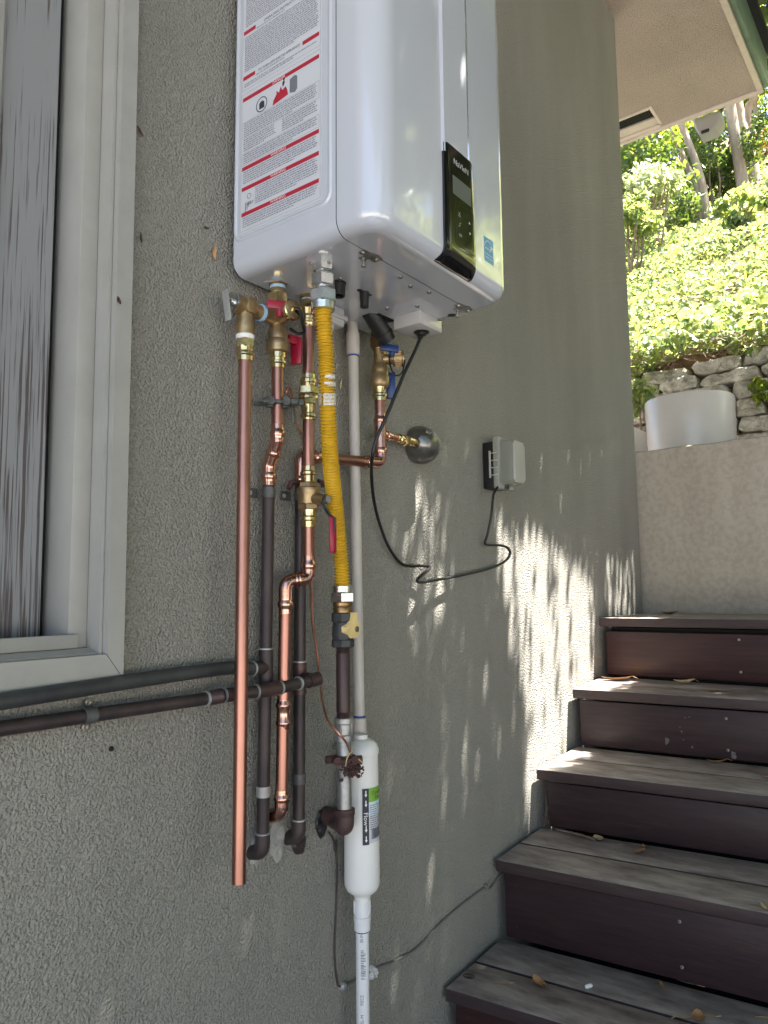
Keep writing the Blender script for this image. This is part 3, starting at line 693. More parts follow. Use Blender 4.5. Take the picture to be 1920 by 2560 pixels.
# tree over the stairs: its crown breaks the sun into streaks on the wall
kx, ky = SUN.x/-SUN.z, SUN.y/-SUN.z       # shift per metre of drop
shade = thing('shade_tree', 'leafy tree whose low crown overhangs the stairs out of frame', 'tree', (4.0, -2.6, TZ))
trunk(shade, [(4.0, -2.6, TZ-.02), (3.9, -2.5, zz(1.6)), (3.6, -2.2, zz(2.6)), (3.2, -1.7, zz(3.4))], .11, .06, BARK)
for pts in ([(3.6, -2.2, zz(2.6)), (3.0, -1.6, zz(3.05)), (2.2, -.9, zz(3.35))], [(3.2, -1.7, zz(3.3)), (2.0, -1.6, zz(3.7)), (.8, -1.2, zz(3.8))], [(3.7, -2.3, zz(2.6)), (4.2, -1.6, zz(3.2)), (4.3, -.9, zz(3.5))]):
    trunk(shade, pts, .05, .012, BARK, 'limb')
rnd = random.Random(5)
def gap(a, b):
    """True where the crown lets the sun through (a, b: where the ray meets the plane z = Z0)"""
    z = b/ky; x = a+kx*(-z)           # hit point on the wall (z relative to the eye)
    if b > .13 or b < -.34: return 0
    st = .35*noise.noise(Vector((x*11, z*.6, 2)))+.5*noise.noise(Vector((x*30, z*.7, 8)))+.8*noise.noise(Vector((x*80, z*.9, 5)))
    def patch(x0, x1, zt, zb, gain, soft=.04):
        f = min(1, max(0, min((x-x0), (x1-x))/soft)); v = min(1, max(0, (zt-z)/.12))*min(1, max(0, (z-zb)/.35))
        return max(0, gain+st*.75)*min(1, f*1.2)*min(1, v*1.2) if f > 0 and v > 0 else 0
    top = .24-.34*max(0, x-2.14)+.05*noise.noise(Vector((x*9, 0, 3))); sl = .16*(.2-z)
    return min(1, max(patch(1.76+sl, 2.60, top, -.95, 1.03, .14), patch(1.35, 1.64, .31, -.32, .74, .10), patch(1.45, 1.86, .05, -.70, .31, .08),
            patch(2.60, 3.04, .17, -.34, .80, .08), patch(1.26, 1.42, .29, -.05, .26, .05)))
its = []; its2 = []
def crown_leaf(a, b, z, L, W, lst):
    p_ = Vector((a-kx*(z-Z0), b-ky*(z-Z0), z)); n_ = (-SUN+rv(rnd)*.35).normalized(); d = n_.cross(rv(rnd)).normalized(); lst.append((p_, L, W, d, n_))
# small leaves close to the rays that reach the wall
st_ = .014
na = int((3.4-.6)/st_); nb = int((.30+.40)/st_)
for i in range(na):
    for j in range(nb):
        a = .6+(i+rnd.random())*st_; b = -.40+(j+rnd.random())*st_
        for lay in range(3):
            aa, bb = a+rnd.uniform(-.007, .007), b+rnd.uniform(-.007, .007)
            if rnd.random() < gap(aa, bb): continue
            crown_leaf(aa, bb, zz(2.55+.2*lay+rnd.uniform(0, .2)), .034, .022, its)
for i in range(int(8.2/.05)):
    for j in range(int(4.8/.05)):
        a = -3+(i+rnd.random())*.05; b = -3.6+(j+rnd.random())*.05
        side = a < .62 or a > 3.35
        upper = b > .19 and not side
        if a > 4.12 or b > (.66 if a < 3.35 else .74) or (-.36 < b < .19 and not side): continue
        for lay in range(4):
            hole = noise.noise(Vector((a*2.3, b*2.3, 9))) > .36 and b < -1.7 or (a > 3.4 and b > .45 and noise.noise(Vector((a*3, b*3, 4))) > .1)
            if hole: continue
            crown_leaf(a+rnd.uniform(-.03, .03), (b if side or upper else min(-.33, b+rnd.uniform(-.03, .03))), zz(2.95+.3*lay+rnd.uniform(0, .3)), .125, .095, its2)
leafmesh('twig_leaves', its, CROWN, shade, fold=.1, kind='stuff'); leafmesh('crown', its2, CROWN, shade, fold=.15, kind='stuff')

# lamp under the far fascia
c = at(1760, 302, -.15); c = gp(1764, 300, 4.02)
lamp = thing('security_lamp', 'grey wedge shaped outdoor lamp hanging below the far eave fascia', 'lamp', c)
P = [gp(px, py, 4.0) for px, py in ((1731, 300), (1800, 275), (1803, 298), (1790, 320), (1748, 339), (1738, 322))]
m = MB(); n = len(P); cc = sum(P, Vector())/n
V = [p_+Vector((0, 0, 0)) for p_ in P]+[cc+(p_-cc)*1.0+Vector((.09, 0, 0)) for p_ in P]+[cc+(p_-cc)*.85+Vector((-.012, 0, 0)) for p_ in P]
F = [(i, (i+1) % n, n+(i+1) % n, n+i) for i in range(n)]+[tuple(range(n, 2*n))]+[(i, (i+1) % n, 2*n+(i+1) % n, 2*n+i) for i in range(n)]+[tuple(range(2*n, 3*n))]
m.add(V, F); m.build('housing', LAMPM, lamp, 40)
m = MB(); a = gp(1806, 268, 4.02); m.tube([a+Vector((0, 0, .06)), a, gp(1796, 288, 4.02)], .012, 8); m.build('bracket', ZINC, lamp)
m = MB(); a = gp(1763, 328, 3.985); m.box(a-Vector((.006, .02, .008)), a+Vector((.006, .02, .008)), .003); m.build('sensor_eye', BLKP, lamp, 40)

# ------------------------------------------------------------------ water heater
HX, HY, HZ = .868, -.020, zz(.568)
heater = thing('water_heater', 'white wall mounted tankless water heater with red barred warning label and black control panel', 'water heater', (HX, HY, HZ))
heater.rotation_euler = (0, R(.45), 0)
HW, HD, HH = .438, .330, .70
def HL(x, u, v): return Vector((x, -u, v))            # local: x right, u out from the wall, v up
RC, RB, SU = .048, .026, .2455
def ring(i, v):
    rc = max(RC-i*.8, .006); pts = [HL(i, 0, v), HL(i, SU-.0008, v), HL(i, SU+.0008, v)]
    for k in range(9):
        a = math.pi/2*k/8; pts.append(HL(i+rc-rc*math.cos(a), HD-i-rc+rc*math.sin(a), v))
    for k in range(9):
        a = math.pi/2*k/8; pts.append(HL(HW-i-rc+rc*math.sin(a), HD-i-rc+rc*math.cos(a), v))
    pts += [HL(HW-i, SU+.0008, v), HL(HW-i, SU-.0008, v), HL(HW-i, 0, v)]; return pts
levels = []
for k in range(8):
    a = math.pi/2*k/7; levels.append(ring(RB*(1-math.sin(a)), RB*(1-math.cos(a))))
levels.append(ring(0, HH*.5)); levels.append(ring(0, HH))
n = len(levels[0])
def strip(i0, i1, m):
    V = []; F = []; w_ = i1-i0+1
    for L in levels: V += L[i0:i1+1]
    for r_ in range(len(levels)-1):
        for k in range(w_-1): F.append((r_*w_+k, r_*w_+k+1, (r_+1)*w_+k+1, (r_+1)*w_+k))
    m.add(V, F)
m = MB(); strip(0, 1, m); strip(n-2, n-1, m)
b0 = levels[0]; m.add([b0[0], b0[1], b0[n-2], b0[n-1]], [(0, 1, 2, 3)])
t0 = levels[-1]; m.add([t0[0], t0[1], t0[n-2], t0[n-1]], [(0, 1, 2, 3)])
m.add([HL(RB, 0, 0), HL(HW-RB, 0, 0), HL(HW, 0, RB), HL(HW, 0, HH), HL(0, 0, HH), HL(0, 0, RB)], [(0, 1, 2, 3, 4, 5)])
m.build('body_shell', WHITE, heater, 40, local=True)
m = MB(); strip(2, n-3, m); m.add(b0[2:n-2], [tuple(range(n-4))]); m.add(t0[2:n-2], [tuple(range(n-4))])
cover = m.build('front_cover', WHITE, heater, 40, local=True)
m = MB(); m.box(HL(.03, .30, .006), HL(HW-.03, .01, HH-.01)); m.build('dark_seam_fill', DARK, heater, 0, local=True)  # near-black box standing in for the shade in the seam gap
def HP(lst): return [HL(*p) for p in lst]
# raised bead on the left side and a short rib
def rrect(u0, u1, v0, v1, r, n=8):
    out = []
    for cu_, cv, a0 in ((u1-r, v0+r, -90), (u1-r, v1-r, 0), (u0+r, v1-r, 90), (u0+r, v0+r, 180)):
        for k in range(n+1):
            a = R(a0+90*k/n); out.append((cu_+r*math.cos(a), cv+r*math.sin(a)))
    return out
bead = [HL(-.0004, u, v) for u, v in rrect(.004, .232, .060, .66, .020)]; bead.append(bead[0])
V = []; F = []; L = len(bead)-1; prof = [(-.0052, .0012), (-.003, -.0012), (0, -.0022), (.003, -.0012), (.0052, .0012)]
for i in range(L):
    t_ = (bead[(i+1) % L]-bead[i-1]).normalized(); nn = Vector((1, 0, 0)).cross(t_)
    for a, b in prof: V.append(bead[i]+nn*a+Vector((b, 0, 0)))
for i in range(L):
    for k in range(4): F.append((i*5+k, i*5+k+1, ((i+1) % L)*5+k+1, ((i+1) % L)*5+k))
m = MB(); m.add(V, F); m.build('side_bead', WHITE, heater, 70, local=True)
m = MB(); m.tube([HL(.0008, .066, .062), HL(.0008, .168, .062)], .0026, 8); m.build('rib', WHITE, heater, 50, local=True)
# warning label on the left side
lab_ = MB(); lab_.box(HL(-.0006, .213, .070), HL(.0004, .017, .62)); label = lab_.build('warning_label', LABEL, heater, 0, local=True)
def lq(mb, u0, u1, v0, v1, x=-.0009): mb.add([HL(x, u0, v0), HL(x, u1, v0), HL(x, u1, v1), HL(x, u0, v1)], [(0, 1, 2, 3)])
def ltext(mb, txt, size, u, v, x=-.0011, sx=1):
    P, F = text2d(txt, size, sx); mb.add([HL(x, u+a, v+b) for a, b in P], F)
def bar(u0, u1, v): b_ = MB(); lq(b_, u0, u1, v, v+.0074); b_.build('red_bar', RED, label, 0, local=True)
for v in (.322, .188, .149, .101): bar(.0205, .2085, v)
for v in (.454, .364, .545): bar(.0205, .052, v); bar(.170, .2085, v-.001)
bars = MB()
flame = [(.1, .292), (.108, .301), (.107, .307), (.114, .301), (.118, .311), (.122, .302), (.130, .306), (.134, .298), (.136, .288), (.098, .283)]
bars.add([HL(-.00095, u, v) for u, v in flame], [tuple(range(len(flame)))])
bars.build('red_flame', RED, label, 0, local=True)
wt = MB()
ltext(wt, 'DANGER', .0074, .113, .3257, sx=1.05)
for v in (.1917, .1527, .1047): ltext(wt, 'WARNING', .0074, .113, v, sx=1.05)
wt.build('bar_lettering', WPRINT, label, 0, local=True)
ik = MB()
ltext(ik, 'OPERATING INSTRUCTION', .0072, .118, .4585, sx=1.0); ltext(ik, 'TO TURN OFF GAS TO APPLIANCE', .0070, .112, .3675, sx=.95); ltext(ik, 'HOT', .0070, .044, .121, sx=1.1)
for u0, u1, v0, v1 in ((.0185, .2115, .3440, .3443), (.0185, .2115, .3365, .3368), (.0185, .2115, .0735, .0738), (.0185, .0188, .0735, .3368), (.2112, .2115, .0735, .3368), (.0185, .0188, .3443, .61), (.2112, .2115, .3443, .61),
      (.0205, .2085, .281, .2813), (.0205, .2085, .2500, .2503), (.0205, .0208, .2500, .2813), (.2082, .2085, .25, .2813), (.0205, .2085, .221, .2213), (.0205, .2085, .1985, .1988), (.0205, .0208, .1985, .2213), (.2082, .2085, .1985, .2213)): lq(ik, u0, u1, v0, v1)
# prohibited petrol can, its ring and a figure at the heater
def ringq(mb, cu_, cv, r0, r1, x=-.0010, n=26):
    V = []; 
    for k in range(n):
        a = 2*math.pi*k/n; V += [HL(x, cu_+math.cos(a)*r0, cv+math.sin(a)*r0), HL(x, cu_+math.cos(a)*r1, cv+math.sin(a)*r1)]
    mb.add(V, [(2*k, 2*k+1, (2*k+3) % (2*n), (2*k+2) % (2*n)) for k in range(n)])
ringq(ik, .070, .298, .0125, .0143)
ik.add([HL(-.001, u, v) for u, v in ((.064, .290), (.077, .290), (.077, .300), (.074, .304), (.068, .304), (.064, .301))], [(0, 1, 2, 3, 4, 5)])
ik.add([HL(-.001, u, v) for u, v in ((.122, .309), (.125, .309), (.128, .314), (.126, .320), (.122, .316))], [(0, 1, 2, 3, 4)]); ringq(ik, .126, .3215, .0, .0024)
ik.build('label_lettering', INK, label, 0, local=True)
md = MB(); md.add([HL(-.001, u, v) for u, v in ((.140, .289), (.153, .285), (.158, .290), (.158, .313), (.152, .317), (.140, .314))], [(0, 1, 2, 3, 4, 5)])
ringq(md, .040, .136, .004, .0052); 
for k in range(4): lq(md, .030+.004*k, .032+.004*k, .108+.004*k, .126)
md.build('heater_pictogram', INKM, label, 0, local=True)
tx = MB(); rnd = random.Random(2)
def para(u0, u1, vt, vb_, h=.0020, step=.0041, last=.7):
    v = vt
    while v-h > vb_:
        u = u0; ue = u1 if v-step-h > vb_ else u0+(u1-u0)*last
        ue -= rnd.random()*.006
        while u < ue:
            w_ = min(rnd.uniform(.0022, .0085), ue-u)
            if w_ > .0012:
                k = u
                while k < u+w_-.0006:      # letters of a word
                    lw = rnd.uniform(.0007, .0013); hh = h*(1 if rnd.random() < .75 else 1.3); lq(tx, k, min(k+lw, u+w_), v-h, v-h+hh, -.00085); k += lw+.00022
            u += w_+.0012
        v -= step
para(.026, .208, .61, .553); para(.026, .208, .540, .468); para(.055, .165, .4535, .449, .0018); para(.024, .208, .4475, .378); para(.055, .16, .3625, .358, .0018); para(.024, .208, .356, .346)
para(.024, .206, .279, .252); para(.024, .108, .248, .224); para(.122, .206, .248, .223); para(.024, .206, .2195, .200); para(.024, .206, .1855, .160); para(.056, .206, .1465, .112); para(.024, .206, .0985, .076); para(.112, .139, .2815, .2805, .001)
tx.build('label_text', GREYINK, label, 0, local=True)

# centre strip of the cover and the control panel
cx0, cx1 = .186, .281
m = MB(); V = []; F = []
pr = [(cx0-.0025, -.0005), (cx0, .0052), (cx1-.016, .0052), (cx1, -.0005)]
for v in (.20, HH):
    for x, d in pr: V.append(HL(x, HD+d, v))
F = [(k, k+1, k+5, k+4) for k in range(3)]+[(0, 1, 2, 3), (4, 5, 6, 7)]
m.add(V, F); m.build('centre_strip', WHITE, heater, 15, local=True)
rowsP = []
for v in [.2190, .2185, .216, .20, .16, .12, .08, .05, .034]: rowsP.append((v, HD+.0065, 0))
for k in range(1, 8):
    a = R(10*k); rowsP.append((.026-math.sin(a)*.026, HD-.026+math.cos(a)*.0325, (k/7)**2))
m = MB(); V = []; F = []; w_ = 12
for i, (v, u, fl) in enumerate(rowsP):
    ins = (.004, .0015, 0)[i] if i < 3 else 0
    x0 = cx0-.001+ins-fl*.010; x1 = cx1+.002-ins+fl*.012+(.219-v)*.03
    if i >= len(rowsP)-2: x0 += (.001, .005)[i-len(rowsP)+2]; x1 -= (.001, .006)[i-len(rowsP)+2]
    V.append(HL(x0, u-.008, v))
    for k in range(w_+1):
        t_ = k/w_; V.append(HL(x0+(x1-x0)*t_, u-(.0025 if k in (0, w_) else 0), v))
    V.append(HL(x1, u-.008, v))
W2 = w_+3
for i in range(len(rowsP)-1):
    for k in range(W2-1): F.append((i*W2+k, i*W2+k+1, (i+1)*W2+k+1, (i+1)*W2+k))
F.append(tuple(range(W2))); F.append(tuple((len(rowsP)-1)*W2+k for k in range(W2)))
m.add(V, F); panel = m.build('control_panel', BLKGL, heater, 50, local=True)
yF = HD+.0069
def fq(mb, x0, x1, v0, v1, d=0): mb.add([HL(x0, yF+d, v0), HL(x1, yF+d, v0), HL(x1, yF+d, v1), HL(x0, yF+d, v1)], [(0, 1, 2, 3)])
def ftext(mb, txt, size, x, v, d=.0003, sx=1):
    P, F_ = text2d(txt, size, sx); mb.add([HL(x+a, yF+d, v+b) for a, b in P], F_)
m = MB(); fq(m, cx0+.022, cx1-.010, .130, .165); m.build('display', LCD, panel, 0, local=True)
m = MB(); ftext(m, 'NaVIeN', .0155, (cx0+cx1)/2+.004, .192, sx=1.0); m.build('logo', ICON, panel, 0, local=True)
m = MB()
fr = [(cx0+.028, .118), (cx1-.002, .118), (cx1+.002, .040), (cx0+.030, .040)]
def line(mb, a, b, w_=.0011):
    a, b = Vector((a[0], a[1])), Vector((b[0], b[1])); t_ = (b-a).normalized(); nn = Vector((-t_.y, t_.x))*w_/2
    mb.add([HL(q_.x, yF, q_.y) for q_ in (a+nn, b+nn, b-nn, a-nn)], [(0, 1, 2, 3)])
for i in range(4): line(m, fr[i], fr[(i+1) % 4])
m.build('button_frame', SEAM, panel, 0, local=True)
m = MB()
for x, v, kind in ((cx0+.043, .100, 0), (cx0+.044, .080, 1), (cx0+.045, .060, 2), (cx1-.018, .096, 3), (cx1-.017, .076, 4), (cx1-.016, .055, 5)):
    if kind == 3: m.add([HL(x-.003, yF+.0002, v-.002), HL(x+.003, yF+.0002, v-.002), HL(x, yF+.0002, v+.003)], [(0, 1, 2)])
    elif kind == 4: m.add([HL(x-.003, yF+.0002, v+.002), HL(x+.003, yF+.0002, v+.002), HL(x, yF+.0002, v-.003)], [(0, 1, 2)])
    elif kind == 0: line(m, (x-.003, v+.003), (x+.003, v-.003), .0009); line(m, (x-.003, v-.003), (x+.003, v+.003), .0009); line(m, (x-.004, v-.0045), (x+.004, v-.0045), .0008)
    elif kind == 1: line(m, (x-.004, v-.003), (x, v-.003), .0009); line(m, (x, v-.003), (x, v+.003), .0009); line(m, (x, v+.003), (x+.004, v+.003), .0009)
    elif kind == 2: ftext(m, 'OK', .0075, x, v)
m.build('button_icons', ICON, panel, 0, local=True)
# blue energy sticker
sx0, sx1, sv0, sv1 = .327, .362, .052, .100
yS = HD+.0004
m = MB(); m.box(HL(sx0, yS, sv0), HL(sx1, HD-.001, sv1)); st = m.build('energy_sticker', BLUEL, heater, 0, local=True)
m = MB(); yS += .0004
V = []; nA = 16
for k in range(nA+1):
    a = R(175-150*k/nA)
    for r_ in (.0145, .0157): V.append(HL((sx0+sx1)/2-.002+math.cos(a)*r_, yS, sv0+.026+math.sin(a)*r_*1.05))
m.add(V, [(2*k, 2*k+1, 2*k+3, 2*k+2) for k in range(nA)])
m.add([HL(sx0+.001, yS, sv0+.0145), HL(sx1-.001, yS, sv0+.0145), HL(sx1-.001, yS, sv0+.0154), HL(sx0+.001, yS, sv0+.0154)], [(0, 1, 2, 3)])
P, F_ = text2d('energy', .0085); m.add([HL((sx0+sx1)/2-.003+a, yS, sv0+.0265+b) for a, b in P], F_)
P, F_ = text2d('ENERGY STAR', .0046); m.add([HL((sx0+sx1)/2+a, yS, sv0+.008+b) for a, b in P], F_)
c0 = (sx1-.008, sv0+.031); stv = []
for k in range(10):
    a = R(90+36*k); r_ = .0075 if k % 2 == 0 else .0028; stv.append(HL(c0[0]+math.cos(a)*r_, yS, c0[1]+math.sin(a)*r_))
m.add(stv, [tuple(range(10))]); m.build('sticker_print', WPRINT, st, 0, local=True)

# underside fittings (positions measured from the back left bottom corner)
def ub(x, y): return HL(x-HX, -(y-HY), 0)
DN = (0, 0, -1)
for x, y in ((1.062, -.25), (1.151, -.253), (1.166, -.141), (1.106, -.242), (1.00, -.16), (1.03, -.118), (1.13, -.05), (1.226, -.05), (1.195, -.195), (1.283, -.19)):
    m = MB(); m.lathe(ub(x, y), DN, [(-.001, .0042), (.0025, .0042), (.0034, .003), (.0026, .0016)], 12); m.build('screw', STEEL_D, heater, 40, local=True)
for x, y in ((.935, -.19), (.918, -.165), (.955, -.165)):
    m = MB(); m.lathe(ub(x, y), DN, [(-.001, .0032), (.004, .0032), (.005, .002)], 10); m.build('screw', STEEL_D, heater, 40, local=True)
for x, y in ((.959, -.262), (1.258, -.264)):      # cross shaped cover latches
    c_ = ub(x, y); m = MB()
    m.prism([c_+Vector(p) for p in ((-.022, -.006, 0), (-.008, -.007, 0), (.006, -.012, 0), (.024, -.008, 0), (.024, .008, 0), (.008, .008, 0), (.006, .020, 0), (-.006, .020, 0), (-.008, .008, 0), (-.022, .007, 0))], (0, 0, -.002))
    for p in ((-.017, .001), (.018, 0)): m.lathe(c_+Vector((p[0], p[1], -.002)), DN, [(0, .0045), (.0025, .0042), (.0032, .002)], 12)
    m.lathe(c_+Vector((0, .014, -.002)), DN, [(0, .004), (.004, .004), (.0042, .0025), (.012, .0025), (.0125, .0042), (.0155, .0042)], 12)
    m.build('latch', STEEL_D, heater, 40, local=True)
m = MB(); m.lathe(ub(1.012, -.145), DN, [(-.001, .0145), (.002, .0145), (.002, .0125), (.026, .0125), (.026, .0105), (.006, .010)], 20); m.build('black_plug', BLKP, heater, 40, local=True)
m = MB(); m.prism([ub(1.076, -.155)+Vector(p) for p in ((-.018, -.004, 0), (.018, -.004, 0), (.018, .004, 0), (-.018, .004, 0))], (0, 0, -.0015)); m.lathe(ub(1.076, -.155), DN, [(0, .009), (.024, .0082), (.030, .0082), (.030, .006)], 14)
m.build('black_plug', BLKP, heater, 40, local=True)
for x, y in ((1.022, -.125), (1.05, -.118)):
    m = MB(); m.lathe(ub(x, y), DN, [(-.001, .0078), (.001, .0076), (.0012, .005), (.0002, .0045)], 14); m.build('plug_rim', STEEL_D, heater, 40, local=True)
m = MB(); m.lathe(ub(1.280, -.222), DN, [(-.001, .0085), (.0006, .0085), (.0007, .007)], 18); m.build('rubber_grommet', BLKP, heater, 40, local=True)
m = MB(); a = ub(1.215, -.188); b = ub(1.296, -.120); m.box((a.x, b.y, -.027) if a.y > b.y else (a.x, a.y, -.027), (b.x, max(a.y, b.y), .001), .003); m.build('junction_box', WHITE_B, heater, 40, local=True)
m = MB(); c_ = ub(1.207, -.090); m.prism([c_+Vector(p) for p in ((-.030, -.022, 0), (.022, -.022, 0), (.022, .020, 0), (-.030, .020, 0))], (0, 0, -.002))
m.lathe(c_+Vector((-.018, 0, -.004)), (.62, -.12, -.62), [(-.02, .018), (.02, .018), (.035, .0175), (.0352, .0195), (.042, .0195), (.0425, .0175), (.054, .0175), (.054, .0145), (.02, .013)], 24)
m.build('black_elbow_vent', BLKP, heater, 40, local=True)
# white filter cap behind the gas hose
c_ = ub(1.095, -.050); m = MB(); m.box(c_+Vector((-.034, -.022, -.040)), c_+Vector((.022, .022, 0)), .005); m.box(c_+Vector((-.040, -.026, -.026)), c_+Vector((.028, .026, -.016)), .003); m.lathe(c_+Vector((-.012, 0, -.04)), DN, [(0, .018), (.008, .017), (.02, .011), (.022, .006)], 18)
m.build('filter_cap', WHITE_B, heater, 40, local=True)

# ------------------------------------------------------------------ plumbing
def vl(mb, x, y, prof, n=24, **k):
    """vertical lathe, rows given by their image height on the axis"""
    z0 = zof(x, y, prof[0][0]); mb.lathe((x, y, z0), DN, [(z0-zof(x, y, p), r) for p, r in prof], n, **k)
def hexn(mb, x, y, p0, p1, r, ph=.3):
    z0, z1 = zof(x, y, p0), zof(x, y, p1); h = z0-z1; mb.lathe((x, y, z0), DN, [(0, r*.9), (h*.12, r), (h*.88, r), (h, r*.9)], 6, phase=ph)
def press(mb, p, d, L, r, rev=False):
    """press sleeve with its bead ring"""
    pr_ = [(0, r*1.08), (L*.18, r*1.09), (L*.30, r*1.10), (L*.38, r*1.24), (L*.50, r*1.30), (L*.62, r*1.24), (L*.70, r*1.10), (L, r*1.10)]
    if rev: pr_ = [(L-t, q_) for t, q_ in reversed(pr_)]
    mb.lathe(p, d, pr_, 22)
r34 = .0111
XH, YH = .947, -.053
XRt, YRt = 1.0235, -.058
XC, YC = 1.254, -.052

# hot service valve
hv = thing('hot_service_valve', 'cast brass service valve with two red handles under the heater', 'valve', (XH, YH, zof(XH, YH, 860)))
m = MB(); hexn(m, XH, YH, 690, 716, .0185, .1); m.build('inlet_nut', BRASS_O, hv, 30)
m = MB(); m.lathe((XH, YH, HZ+.002), DN, [(0, .026), (.003, .026)], 4, phase=.5); m.build('flange_plate', WHITE_B, hv, 0)
m = MB(); vl(m, XH, YH, [(714, .0145), (723, .015), (724, .0135)]); m.build('tape_ring', BLUET, hv)
m = MB(); vl(m, XH, YH, [(722, .014), (726, .0155), (738, .0155), (739, .013)]); hexn(m, XH, YH, 736, 762, .0195, .35); m.build('union_nut', BRASS, hv, 30)
m = MB(); vl(m, XH, YH, [(760, .0135), (764, .0105), (782, .0105), (790, .013), (797, .0145), (810, .0145), (818, .0145), (826, .016), (832, .0185), (850, .0185), (852, .0198), (866, .0205), (880, .0195), (884, .016)])
zt = zof(XH, YH, 799); m.lathe((XH, YH, zt), (-1, 0, 0), [(0, .0135), (.035, .0135), (.036, .0145), (.042, .0145)], 22)
m.lathe((XH, YH, zt-.001), (-.30, -.95, 0.02), [(0, .012), (.040, .012), (.046, .0135)], 20)
m.build('body', BRASS_D, hv, 40)
m = MB(); d = Vector((-.30, -.95, .02)).normalized(); c_ = Vector((XH, YH, zt-.001))+d*.048
m.lathe(c_, d, [(0, .0165), (.002, .0175), (.013, .0175), (.0145, .016), (.0148, .004), (.0185, .0035)], 30)
for k in range(26):
    a = 2*math.pi*k/26; e1 = d.cross(Vector((0, 0, 1))).normalized(); e2 = d.cross(e1); q_ = c_+(e1*math.cos(a)+e2*math.sin(a))*.0174
    m.tube([q_+d*.002, q_+d*.012], .0011, 5)
m.build('drain_cap', BRASS, hv, 40)
m = MB(); q0 = c_+d*.017; m.tube(spline([q0, q0+Vector((.008, -.006, -.004)), at(757, 812, -.115), at(760, 830, -.105), at(745, 834, -.10), at(726, 822, -.085)], 6), .003, 8); m.build('cap_strap', RUBBER, hv)
def slab_handle(mb, c, dx, dz, half_l, half_w, th, b=.002):
    c = Vector(c); dx = Vector(dx).normalized(); dz = Vector(dz); dz = (dz-dx*dz.dot(dx)).normalized(); dy = dz.cross(dx)
    M_ = Matrix((( dx.x, dy.x, dz.x, c.x), (dx.y, dy.y, dz.y, c.y), (dx.z, dy.z, dz.z, c.z), (0, 0, 0, 1)))
    mb.box((-half_l, -th, -half_w), (half_l, th, half_w), b, mat=M_)
m = MB(); c_ = at(697, 763, -.086); slab_handle(m, c_, (.80, -.55, -.02), (0, 0, 1), .0215, .0078, .003); m.lathe(at(700, 776, -.084), (0, 0, -1), [(-.004, .0075), (.012, .007)], 14)
m.build('handle', REDP, hv, 30)
m = MB(); q0 = at(736, 855, -.052); slab_handle(m, at(741, 878, -.060), (.25, -.97, 0), (0, 0, 1), .0115, .026, .0035); slab_handle(m, at(731, 850, -.058), (1, -.1, 0), (0, 0, 1), .010, .0085, .006)
m.build('handle', REDP, hv, 30)
m = MB(); m.tube([(XH, YH, zof(XH, YH, 852)), at(731, 853, -.056)], .006, 10); m.build('stem', BRASS_D, hv)
m = MB(); z1 = zof(XH, YH, 882); L1 = z1-zof(XH, YH, 921); m.lathe((XH, YH, z1), DN, [(0, .0155), (L1*.35, .0152), (L1*.38, .0135), (L1*.55, .0132), (L1*.60, .0160), (L1*.72, .0160), (L1*.78, .0130), (L1, .0128)], 24); m.build('press_sleeve', BRASS, hv, 40)

# pressure relief valve on its left
prv = thing('relief_valve', 'brass pressure relief valve with thin metal test lever, left of the red handled valve', 'valve', (XH-.08, YH, zt))
xl = at(600, 800, YH).x; xe = at(578, 795, YH).x; xr = XH-.042
m = MB(); m.lathe((xr, YH, zt), (-1, 0, 0), [(-.002, .0158), (.004, .0158)], 24); m.build('tape_ring', BLUET, prv)
xd = at(613, 850, YH).x
m = MB(); m.lathe((xr-.003, YH, zt), (-1, 0, 0), [(0, .0135), (.014, .0135), (.016, .0155), (xr-.003-xe-.004, .0165)], 24)
m.lathe((xd, YH, zt+.004), DN, [(0, .010), (.008, .0148), (.020, .0148), (.032, .0158), (.040, .0165), (zt+.004-zof(xd, YH, 839), .0165)], 24)
m.box((xd-.009, YH-.0172, zt-.014), (xd+.011, YH-.012, zt+.014), .001)
m.build('body', BRASS_D, prv, 40)
m = MB(); m.lathe((xe+.003, YH, zt), (-1, 0, 0), [(0, .0178), (.003, .0178), (.0035, .009), (.009, .008)], 24); m.build('end_cap', STEEL, prv, 40)
m = MB(); slab_handle(m, (xe-.012, YH-.002, zt-.010), (.16, 0, -.98), (0, 1, 0), .026, .0075, .0007, .0003); m.tube([(xe-.002, YH, zt+.004), (xe-.013, YH, zt+.004)], .003, 8); m.build('test_lever', ZINCL, prv, 30)
m = MB(); vl(m, xd, YH, [(838, .0160), (841, .0165), (849, .0160), (850, .013)]); m.build('sealing_tape', PTFE, prv)
# discharge pipe
dp = thing('discharge_pipe', 'long straight new copper pipe hanging open ended below the relief valve', 'pipe', (xd, YH, zof(xd, YH, 900)))
m = MB(); hexn(m, xd, YH, 848, 872, .0168, .2); vl(m, xd, YH, [(868, .0155), (876, .0148), (880, .0146), (884, .0162), (889, .0162), (892, .0142), (903, .0138)]); m.build('adapter', BRASS, dp, 30)
dend = at(597, 2208, -.088); ptop_ = Vector((xd, YH, zof(xd, YH, 900)))
m = MB(); dn_ = (dend-ptop_).normalized(); Ld = (dend-ptop_).length
m.lathe(ptop_, dn_, [(0, r34), (Ld*.25, r34), (Ld*.5, r34), (Ld*.75, r34), (Ld, r34), (Ld+.0004, r34-.0011), (Ld-.03, r34-.0011)], 24); m.build('pipe', COPPER, dp, 40)

